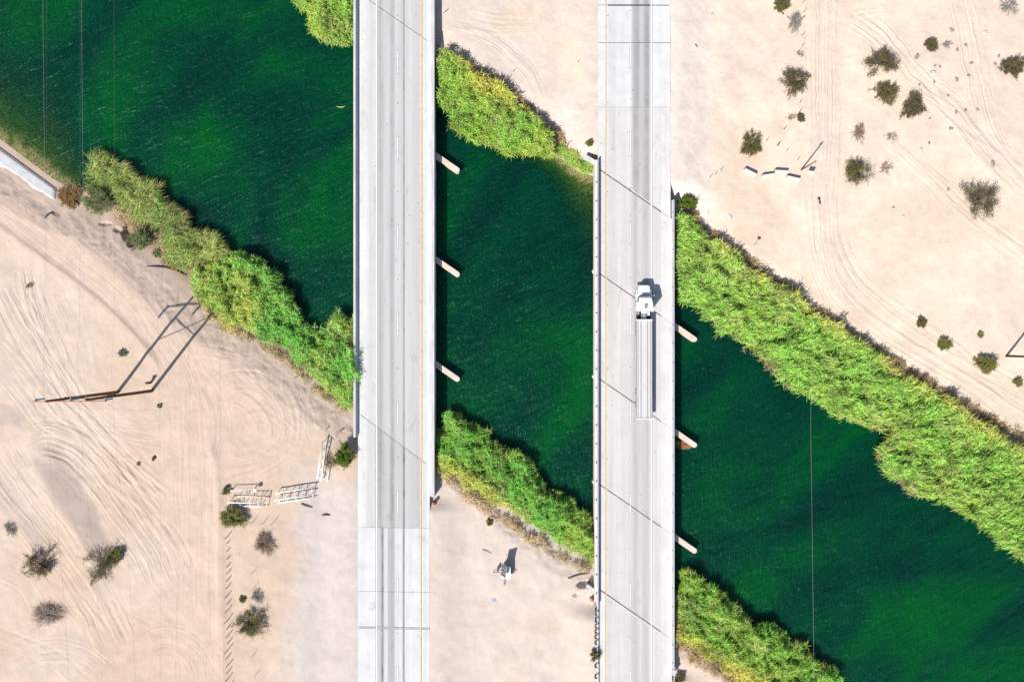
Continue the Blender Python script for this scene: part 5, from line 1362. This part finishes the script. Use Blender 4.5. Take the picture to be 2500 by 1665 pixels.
MB().box(q - c, (.5, .5, .35)).build('counterweight', M['pipe'], g, bevel=.03)
for w in (p, P(*z4(870, 422), c.z + 1.0)): MB().tube([w - c, Vector((w.x, w.y, float(ground(w.x, w.y)[0]) - .15)) - c], .07, 8).build('post', M['pipe'], g, True)
w = P(*z4(850, 430), c.z + .95); w2 = PG(*z4(905, 530)); MB().tube([w - c, w2 - c], .045, 6).build('brace', M['pipe'], g, True)

# ------------------------------------------------------------------ fence posts
def ordn(k):
    names = 'first second third fourth fifth sixth seventh eighth ninth tenth eleventh twelfth thirteenth fourteenth fifteenth sixteenth seventeenth eighteenth nineteenth twentieth'.split()
    return names[k] if k < 20 else 'twenty ' + names[k - 20]
proto = {}
def post(px, py, h, r, mat, label, group, lean=0.0):
    c = PG(px, py)
    key = (round(h, 1), r, mat)
    if key not in proto:
        mb = MB(); mb.tube([(0, 0, -.25), (0, 0, h * .5), (0, 0, h)], [r * 1.05, r, r * .85], 7)
        proto[key] = mb.build('fence_post', M[mat], None, True); o = proto[key]
    else:
        o = proto[key].copy(); COL.objects.link(o)
    o.location = c; o.rotation_euler = (random.uniform(-.06, .06), random.uniform(-.06, .06) + lean, random.uniform(0, 6))
    return tag(o, label, 'post', group)
rowL = [(1866, 370, 1.3), (1874, 416, .7), (1874, 482, .7), (1874, 543, .7), (1873, 608, .8), (1873, 664, 1.0), (1873, 722, 1.0), (1872, 783, 1.0), (1870, 850, 1.2), (1875, 912, .9), (1868, 976, 1.2), (1873, 1052, 1.6), (1876, 1112, .9), (1876, 1176, 1.2), (1880, 1232, 1.1), (1872, 1298, 1.5), (1876, 1352, 1.0), (1877, 1418, 1.2), (1878, 1474, 1.0), (1876, 1530, 1.3), (1890, 1590, 1.2)]
for k, (x, y, h) in enumerate(rowL):
    post(x / 3.364, 1200 + y / 3.364, h, .065, 'postwood', 'brown fence post, %s from the top in the row by the dirt road' % ordn(k), 'fence posts along the left dirt road')
rowM = [(885, 1120, 1.5), (1128, 1138, 1.5), (1330, 1145, 1.5)]
for k, (x, y, h) in enumerate(rowM):
    a = z4(x, y); post(a[0], a[1], h, .04, 'postwood', 'thin dark stake, %s from the left in the row below the barricades' % ordn(k), 'thin stakes below the white barricades')
for k, (x, y, h) in enumerate([(2082, 655, 1.3), (2085, 788, 1.4), (2085, 1335, 1.3), (2102, 1500, 1.2)]):
    post(x / 3.364, 1200 + y / 3.364, h, .035, 'postwood', 'thin stake at the gravel edge, %s from the top near the bottom bushes' % ordn(k), 'stakes along the gravel edge')
rowR = [(1517, 35), (1524, 152), (1508, 428), (1505, 560), (1498, 685), (1480, 1232), (1483, 1330), (1290, 1550)]
for k, (x, y) in enumerate(rowR):
    post(1650 + x / 4.9, y / 4.9, .9, .04, 'postwood', 'thin stake, %s from the top in the right fence line' % ordn(k), 'stakes of the right fence line')
rowR2 = [(1078, 318), (1215, 370), (1325, 436), (1452, 543), (533, 672), (470, 715), (405, 752), (378, 1172)]
for k, (x, y) in enumerate(rowR2):
    post(1650 + x / 4.9, 280 + y / 4.9, .9, .04 if k != 1 else .09, 'postwood', ['thin stake right of the ragged green shrub', 'thicker brown stake above the concrete blocks', 'short stake above the third concrete block', 'short stake left of the thin pole', 'thin stake left of the concrete blocks, nearest them', 'thin stake left of the concrete blocks, middle of three', 'thin stake left of the concrete blocks, farthest of three', 'lone thin stake near the reeds at the right bridge'][k], 'stakes near the concrete blocks')
for k, (x, y, lab) in enumerate([(1190, 180, 'thin stake on the sand between the bridges near the top reeds'), (1254, 175, 'thin stake in the middle of the sand between the bridges'), (1411, 153, 'thin stake on the sand beside the right road'), (1088, 30, 'thin stake on the sand beside the left bridge at the top')]):
    post(x, y, .8, .04, 'postwood', lab, 'stakes between the bridges')

# ------------------------------------------------------------------ concrete blocks, signs, small things
def block(px, py, rot, label, L_=2.05, W_=.62, H_=.8):
    c = PG(px, py)
    g = empty('concrete_barrier', c, rot, label, 'barrier', 'concrete barrier blocks on the right flat')
    mb = MB(); pr = [(-W_ / 2, -.05), (-W_ / 2, .10), (-W_ * .27, .32), (-W_ * .16, H_), (W_ * .16, H_), (W_ * .27, .32), (W_ / 2, .10), (W_ / 2, -.05)]
    mb.loft([[Vector((-L_ / 2, y, z)) for y, z in pr], [Vector((L_ / 2, y, z)) for y, z in pr]]); mb.build('body', M['block'], g)
    for sx in (-1, 1): MB().tube([(sx * (L_ / 2 + .05), 0, .2), (sx * (L_ / 2 + .05), 0, .6)], .04, 6).build('loop', M['darksteel'], g)
zb = lambda x, y: (1650 + x / 4.9, 280 + y / 4.9)
block(*zb(880, 694), math.radians(-27), 'pale concrete barrier block, leftmost of four and tilted')
block(*zb(1093, 732), math.radians(8), 'pale concrete barrier block, second from the left of four')
block(*zb(1245, 686), math.radians(-3), 'pale concrete barrier block, third from the left and set highest')
block(*zb(1390, 766), math.radians(-12), 'pale concrete barrier block, rightmost of four')
def sign(px, py, rz, w, h, z, tilt, label, mat='pipe'):
    c = PG(px, py)
    g = empty('sign', c, rz, label, 'sign')
    MB().tube([(0, 0, -.3), (0, 0, z + .1)], .035, 6).build('post', M['postwood'], g)
    MB().box((0, -.05, z), (w, .02, h), M=Matrix.Rotation(tilt, 3, 'X')).build('panel', M[mat], g)
sign(*zb(1580, 712), math.radians(-4), .95, .6, 1.25, math.radians(-38), 'small white panel sign right of the concrete blocks')
sign(*zb(937, 1555), math.radians(-37), .55, .5, 1.5, 0, 'small sign on a post near the long reed belt', 'steel')
# scraps
def scrap(name, px, py, pts, th, label, mat='tarp', cat='debris'):
    c = PG(px, py); mb = MB()
    vs = []; n = len(pts)
    for k, (x, y, z) in enumerate(pts): vs.append(Vector((x, y, z + .02)))
    for k, (x, y, z) in enumerate(pts): vs.append(Vector((x, y, z + .02 + th)))
    mb.add(vs, [tuple(range(n))[::-1], tuple(range(n, 2 * n))] + [(i, (i + 1) % n, n + (i + 1) % n, n + i) for i in range(n)])
    o = mb.build(name, M[mat]); o.location = c
    return tag(o, label, cat)
scrap('bow_scrap', *zb(1716, 1030), [(-.3, .5, 0), (.05, .62, .08), (.1, .2, .12), (.05, -.1, .1), (.3, -.3, 0), (.1, -.62, .06), (-.1, -.45, .12), (-.12, .1, .14), (-.35, .3, .05)], .06, 'dark bow shaped scrap lying on the right sandy track')  # dark crumpled piece in a bow shape
scrap('plastic_scrap', 116, 529, [(-1.3, -.6, 0), (-.6, -.75, .02), (.1, .15, .1), (.55, .45, .12), (1.5, .2, .05), (1.9, -.2, .02), (1.45, .05, .1), (.6, .7, .16), (0, .45, .14), (-.65, -.55, .06)], .05, 'dark torn scrap lying on the left bank below the slab')
c = PG(400, 655)
pts = [PG(357, 651, .12), PG(380, 651, .14), PG(405, 653, .14), PG(430, 660, .14), PG(455, 672, .12)]
o = MB().tube([p - c for p in pts], [.05, .10, .12, .12, .10], 8).build('drain_pipe', M['tarp'], None, True); o.location = c
tag(o, 'long dark curved pipe lying on the left bank', 'pipe')
# concrete slab by the water
c = PG(60, 425)
sl = empty('concrete_slab', (c.x, c.y, c.z), 0, 'pale concrete slab strip beside the water at the left edge', 'slab')
up_e = catmull([(-70, 314), (0, 364), (70, 415), (138, 465)], 12); lo_e = catmull([(-70, 360), (0, 402), (40, 428), (64, 447), (85, 460), (112, 476), (134, 489)], 12)
def resamp(a, n):
    d = np.concatenate([[0], np.cumsum(np.linalg.norm(np.diff(a, axis=0), axis=1))]); t = np.linspace(0, d[-1], n)
    return np.stack([np.interp(t, d, a[:, 0]), np.interp(t, d, a[:, 1])], 1)
NU, NV = 22, 6
ue, le = resamp(up_e, NU), resamp(lo_e, NU)
rsl = np.random.default_rng(4)
mb = MB(); vs = []
for k in range(NU):
    for j in range(NV):
        t = j / (NV - 1); q = ue[k] * (1 - t) + le[k] * t
        if j == NV - 1: q = q + rsl.normal(0, 1.6, 2)
        p = PG(q[0], q[1], .10); vs.append(p - c)
nn_ = len(vs); vs += [v - Vector((0, 0, .25)) for v in vs]
id_ = lambda k, j: k * NV + j
fs = [(id_(k, j), id_(k, j + 1), id_(k + 1, j + 1), id_(k + 1, j)) for k in range(NU - 1) for j in range(NV - 1)]
for k in range(NU - 1):
    fs.append((id_(k, 0), id_(k + 1, 0), nn_ + id_(k + 1, 0), nn_ + id_(k, 0))); fs.append((id_(k + 1, NV - 1), id_(k, NV - 1), nn_ + id_(k, NV - 1), nn_ + id_(k + 1, NV - 1)))
for j in range(NV - 1):
    fs.append((id_(NU - 1, j), id_(NU - 1, j + 1), nn_ + id_(NU - 1, j + 1), nn_ + id_(NU - 1, j)))
mb.add(vs, fs); mb.build('body', M['concblue'], sl, True)
MB().tube([vs[id_(k, 0)] + Vector((.03, .04, .06)) for k in range(NU)], .06, 6).build('kerb', M['stone'], sl)
# solar trailer
zs = lambda x, y: (1180 + x / 17.42, 1340 + y / 17.42)
c = PG(1231, 1393)
g = empty('solar_trailer', c, math.radians(-4), 'small solar panel trailer parked on the sand between the roads', 'trailer')
MB().box((.35, .05, .85), (1.35, 1.9, .75)).build('cabinet', M['greybox'], g, bevel=.04)
MB().box((.35, .05, 1.24), (1.38, 1.94, .05)).build('cabinet_lid', M['trkwhite'], g)
sv_, lv_ = Vector((.78, -.39, .92)), Vector((-.17, -2.1, -.75))
us, ul = sv_.normalized(), lv_.normalized(); un = us.cross(ul).normalized()
if un.z < 0: un = -un
R_ = Matrix((us, -ul, un)).transposed()
if R_.determinant() < 0: R_ = Matrix((us, ul, un)).transposed()
g.rotation_euler = (0, 0, 0)
pc = P(1229.7, 1392.6, c.z + 2.1) - c
for k in range(3):
    cc = pc + R_ @ Vector((0, .76 - k * .76, 0))
    MB().box(cc, (1.22, .70, .04), M=R_).build('solar_panel', M['solar'], g)
    pn_ = [o for o in g.children if o.name.startswith('solar_panel')][-1]
    for s_ in (-1, 1):
        MB().box(cc + R_ @ Vector((s_ * .62, 0, 0)), (.05, .76, .06), M=R_).build('frame', M['steel'], pn_)
        MB().box(cc + R_ @ Vector((0, s_ * .36, 0)), (1.2, .04, .061), M=R_).build('frame', M['steel'], pn_)
    for q_ in range(4): MB().box(cc + R_ @ Vector((0, -.24 + q_ * .16, .022)), (1.15, .015, .006), M=R_).build('cell_line', M['greybox'], pn_)
MB().tube([(.05, 0, 1.2), tuple(pc - un * .05)], .08, 8).build('mast', M['darksteel'], g)
MB().tube([(0, -1.0, .5), (0, -2.3, .42)], .06, 6).build('tongue', M['darksteel'], g)
MB().tube([(0, -2.2, .42), (0, -2.2, -.05)], .05, 6).build('jack', M['darksteel'], g)
for sx in (-1, 1):
    MB().tube([(sx * .6, -.1, .45), (sx * 1.75, -.15, .42)], .05, 6).build('outrigger', M['darksteel'], g)
    MB().tube([(sx * 1.75, -.15, .55), (sx * 1.75, -.15, -.06)], .05, 6).build('outrigger_foot', M['darksteel'], g)
    mb = MB(); mb.lathe((sx * 1.02 - .1, .45, .33), [(.2, 0), (.33, .03), (.33, .17), (.2, .2)], 16, 'X'); mb.build('wheel', M['black'], g, True)
    MB().box((sx * 1.02, .45, .70), (.26, .8, .03)).build('mud_guard', M['darksteel'], g)
# drain lid, barrels
c = PG(1205.5, 1465.5)
g = empty('drain_cover', c, math.radians(8), 'flat grey square cover on the sand below the solar trailer', 'cover')
MB().box((0, 0, .01), (.72, .60, .14)).build('frame', M['concblue'], g, bevel=.02)
MB().box((.0, 0, .085), (.58, .46, .03)).build('lid', M['greybox'], g)
for px, py, lab in ((1060, 1228, 'orange traffic barrel at the lower end of the left bridge'), (1444.5, 1461, 'orange traffic barrel at the lower left corner of the right bridge')):
    c = PG(px, py)
    g = empty('traffic_barrel', c, 0, lab, 'barrel', 'orange traffic barrels')
    MB().lathe((0, 0, 0), [(.30, .06), (.29, .35), (.27, .36), (.26, .65), (.24, .66), (.23, .95), (.17, 1.0)], 18).build('drum', M['orange'], g, True)
    MB().lathe((0, 0, 0), [(.38, 0), (.38, .08), (.30, .1)], 18).build('base', M['black'], g)
    for z in (.38, .68): MB().lathe((0, 0, 0), [(.287, z), (.275, z + .12)], 18).build('band', M['white'], g, True)
    MB().tube([(-.1, 0, 1.0), (-.06, 0, 1.07), (.06, 0, 1.07), (.1, 0, 1.0)], .02, 6).build('handle', M['orange'], g)
# drift at the pier, floating stem, sticks
c = P(1668, 1086, WZ)
g = empty('drift_pile', c, 0, 'brown drift mat caught against the middle pier of the right bridge', 'debris')
rs = np.random.default_rng(5)
mb = MB(); prof = [(1.15, -.3), (1.1, .0), (.6, .10), (.1, .14)]
vs, fs = [], []
for k in range(14):
    a = 2 * math.pi * k / 14; r_ = 1 + .2 * rs.random()
    vs.append(Vector((1.5 * r_ * math.cos(a), .8 * r_ * math.sin(a) - .15 * math.cos(a), -.2)))
for k in range(14): v = vs[k]; vs.append(Vector((v.x * .85, v.y * .85, .07 + .06 * rs.random())))
vs.append(Vector((0, 0, .14)))
fs = [(k, (k + 1) % 14, 14 + (k + 1) % 14, 14 + k) for k in range(14)] + [(14 + k, 14 + (k + 1) % 14, 28) for k in range(14)]
mb.add(vs, fs); mb.build('mat', M['algae'], g)
for k in range(9):
    a = rs.uniform(0, 3.1); x0, y0 = rs.uniform(-1, 1), rs.uniform(-.4, .4)
    MB().tube([(x0, y0, .1), (x0 + math.cos(a) * .8, y0 + math.sin(a) * .5, .16)], .04, 5).build('branch', M['postwood'], g)
c = P(832, 262, WZ + .05)
o = MB().tube([Vector((-.75, .12, .03)), Vector((-.3, -.02, .06)), Vector((.05, -.05, .06)), Vector((.5, .05, .05)), Vector((.8, .3, .03))], [.02, .07, .09, .06, .02], 6).build('floating_stem', plain('floating_reed', (.38, .42, .16), .6, .2), None, True); o.location = c
tag(o, 'pale yellow stem floating on the water left of the left bridge', 'stem')
def stick(px0, py0, px1, py1, r, label, mid=(0, 0)):
    a, b_ = PG(px0, py0, r * .8), PG(px1, py1, r * .8); c = (a + b_) / 2; m_ = PG((px0 + px1) / 2 + mid[0], (py0 + py1) / 2 + mid[1], r + .1)
    mb = MB(); mb.tube([a - c, m_ - c, b_ - c], [r, r * .9, r * .5], 6)
    o = mb.build('dead_branch', M['postwood'], None, True); o.location = c
    return tag(o, label, 'branch', 'dead branches on the ground')
stick(735, 1229, 763, 1238, .10, 'thick dark stick below the middle white barricade', (2, 2))
stick(787, 1257, 806, 1257, .14, 'dark winged scrap of wood near the left road', (0, -1))
stick(840, 1045, 826, 1055, .09, 'dark stick on the bank beside the left bridge end')
stick(1384, 362, 1400, 342, .06, 'thin curved stick on the sand above the grass strip', (-3, -4))
stick(803, 1042, 795, 1050, .07, 'short dark stick above the upright white barricade')
stick(1178, 1340, 1200, 1350, .05, 'thin twig on the sand left of the solar trailer')
stick(1386, 1412, 1440, 1398, .10, 'dark branch on the bank near the lower left wing wall', (0, -3))
stick(1082, 33, 1096, 24, .05, 'thin twig on the sand at the top beside the left bridge')
stick(1697, 109, 1702, 117, .07, 'short dark stick on the sand beside the right road')

# ------------------------------------------------------------------ stones
def rock(px, py, r, label, mat='stone', flat=.55):
    c = PG(px, py)
    rs = np.random.default_rng(int(px * 7 + py))
    mb = MB(); vs, n = [], 8
    rad = rs.uniform(.75, 1.2, n)
    for lev, (k, z) in enumerate(((1.0, -.15), (1.05, .25), (.65, .85))):
        for i in range(n):
            a = 2 * math.pi * i / n
            vs.append(Vector((math.cos(a) * rad[i] * k * r * 1.2, math.sin(a) * rad[i] * k * r * .85, z * r * flat * rs.uniform(.8, 1.2))))
    fs = []
    for l_ in range(2):
        for i in range(n): fs.append((l_ * n + i, l_ * n + (i + 1) % n, (l_ + 1) * n + (i + 1) % n, (l_ + 1) * n + i))
    fs.append(tuple(range(2 * n, 3 * n)))
    mb.add(vs, fs)
    o = mb.build('rock', M[mat]); o.location = c; o.rotation_euler = (0, 0, rs.uniform(0, 3))
    return tag(o, label, 'rock', 'rocks on the right flat')
zr = lambda x, y: (2050 + x / 2.8, y / 2.8)
for x, y, r, lab, mt in [
    (1045, 1122, .75, 'dark angular rock above the biggest round shrub', 'stone'), (528, 388, .7, 'grey brown rock right of the largest shrub of the trio', 'stone'),
    (632, 500, .8, 'flat sandy rock below the narrow upright shrub', 'palestone'), (800, 545, .6, 'rock in the middle of the stony patch at upper right', 'stone'),
    (900, 433, .5, 'dark rock at the upper end of the stony patch', 'stone'), (880, 518, .45, 'small rock right of the stony patch', 'stone'),
    (765, 208, .6, 'grey rock above the grey twigs at upper right', 'stone'), (860, 310, .45, 'small rock right of the grey twigs at upper right', 'stone'),
    (802, 343, .42, 'dark small rock just below the grey twigs', 'stone'), (995, 222, .62, 'bright white rock near the top right corner', 'palestone'),
    (650, 452, .36, 'dark small stone below the narrow upright shrub, left one', 'stone'), (685, 458, .38, 'dark small stone below the narrow upright shrub, right one', 'stone'),
    (645, 562, .42, 'low rock under the flat sandy rock', 'stone'), (545, 582, .42, 'rock above the lowest shrub of the trio', 'stone'),
    (740, 657, .36, 'dark small rock right of the lowest shrub of the trio', 'stone'), (858, 757, .45, 'flat rock on the sandy track at upper right', 'stone'),
    (795, 768, .42, 'rock beside the flat rock on the sandy track', 'stone'), (617, 810, .34, 'small dark rock under the lowest shrub of the trio', 'stone'),
    (760, 880, .5, 'pale rock below the sandy track at upper right', 'stone'), (612, 978, .4, 'dark rock right of the thin bare twigs', 'stone'),
    (555, 1025, .5, 'flat rock above the slanting olive shrub', 'palestone'), (432, 1482, .5, 'grey rock left of the biggest round shrub', 'palestone'),
    (367, 1418, .36, 'small dark rock below the slanting olive shrub', 'stone'), (1062, 440, .5, 'cluster rock left of the dark shrub at the right edge', 'stone'),
    (1088, 383, .45, 'rock above the cluster rock at the right edge', 'stone'), (942, 750, .4, 'rock beside the right sandy track', 'stone'),
    (740, 1297, .45, 'dark low rock left of the biggest round shrub top', 'stone')]:
    a = zr(x, y); rock(a[0], a[1], r * .62, lab, mt)
a = (1077, 110); rock(a[0], a[1], .5, 'pale rubble piece at the top of the reeds by the left bridge', 'palestone')
rock(1738, 37, .35, 'white chip on the sand beside the right road', 'palestone', .3)
rock(1782, 530, .45, 'white rubble piece on the sand above the long reed belt', 'palestone', .4)

# pebbles, twigs and clods strewn over the sand: nobody could count these
def strew(name, label, n, area, size, cols, seed, flat=.6, band=None):
    rs = np.random.default_rng(seed)
    px = rs.uniform(area[0], area[2], n * 3); py = rs.uniform(area[1], area[3], n * 3)
    w = PA(np.stack([px, py], 1), LAND); x, y = w[:, 0], w[:, 1]
    cl = fbm(x, y, 6, 3, seed)
    dS = np.minimum(dist_poly(x, y, SW), dist_poly(x, y, NE))
    bank_ = np.where(dS < 14, .35, 0)
    on = ~inside(x, y, CANAL) & (dS > 3) & ~((x > B1[0] - .3) & (x < B1[1] + .3)) & ~((x > B2[0] - .3) & (x < B2[1] + .3))
    on &= rs.random(len(x)) < sstep(.42, .75, cl) + .12 + bank_
    if band is not None: on = ~inside(x, y, CANAL) & inside(x, y, PA(band, -1.2)) & (rs.random(len(x)) < sstep(.40, .62, fbm(x, y, 2.5, 3, seed)))
    x, y = x[on][:n], y[on][:n]; n = len(x)
    z = ground(x, y)
    s = size[0] * (size[1] / size[0]) ** (rs.random(n) ** 2.2)
    az = rs.uniform(0, 6.28, n); el = rs.uniform(.8, 2.4, n)
    base = np.array([[1, 0, 0], [-.5, .8, 0], [-.6, -.75, 0], [0, 0, .9]])
    V = np.zeros((n, 4, 3))
    for k in range(4):
        bx = base[k, 0] * el * s; by = base[k, 1] * s
        V[:, k, 0] = x + bx * np.cos(az) - by * np.sin(az)
        V[:, k, 1] = y + bx * np.sin(az) + by * np.cos(az)
        V[:, k, 2] = z + base[k, 2] * s * flat - (.02 if k < 3 else 0)
    f = np.array([0, 1, 3, 1, 2, 3, 2, 0, 3])
    loops = (np.arange(n)[:, None] * 4 + f[None]).ravel(); st = np.arange(n * 3) * 3
    C = np.array(cols)[rs.integers(0, len(cols), n)] * rs.uniform(.7, 1.2, (n, 1))
    o = np_mesh(name, V.reshape(-1, 3), loops, st, M['twig'], None, False, {'tint': ('FLOAT_COLOR', np.repeat(C, 4, 0))})
    return tag(o, label, 'pebbles', kind='stuff')
strew('pebbles', 'scattered pebbles, twigs and clods on the sand', 4000, (-80, -60, 2580, 1725), (.02, .11), [(.34, .27, .22), (.40, .33, .27), (.24, .185, .15), (.50, .43, .37)], 77)
strew('bank_litter', 'dark twigs and clods on the left bank slope', 1500, (200, 480, 880, 1080), (.03, .13), [(.16, .12, .10), (.22, .17, .14), (.12, .09, .075)], 78, .5,
      [(250, 530), (330, 640), (430, 720), (520, 790), (650, 880), (760, 960), (870, 1065), (780, 1045), (690, 950), (600, 890), (500, 850), (420, 790), (330, 700), (240, 600)])
strew('bank_litter', 'dark twigs and clods on the lower middle bank', 500, (1060, 1180, 1450, 1470), (.03, .13), [(.18, .13, .10), (.26, .19, .14), (.14, .10, .08)], 79, .5,
      [(1120, 1190), (1200, 1240), (1300, 1320), (1450, 1380), (1450, 1450), (1380, 1440), (1340, 1390), (1230, 1330), (1140, 1270)])
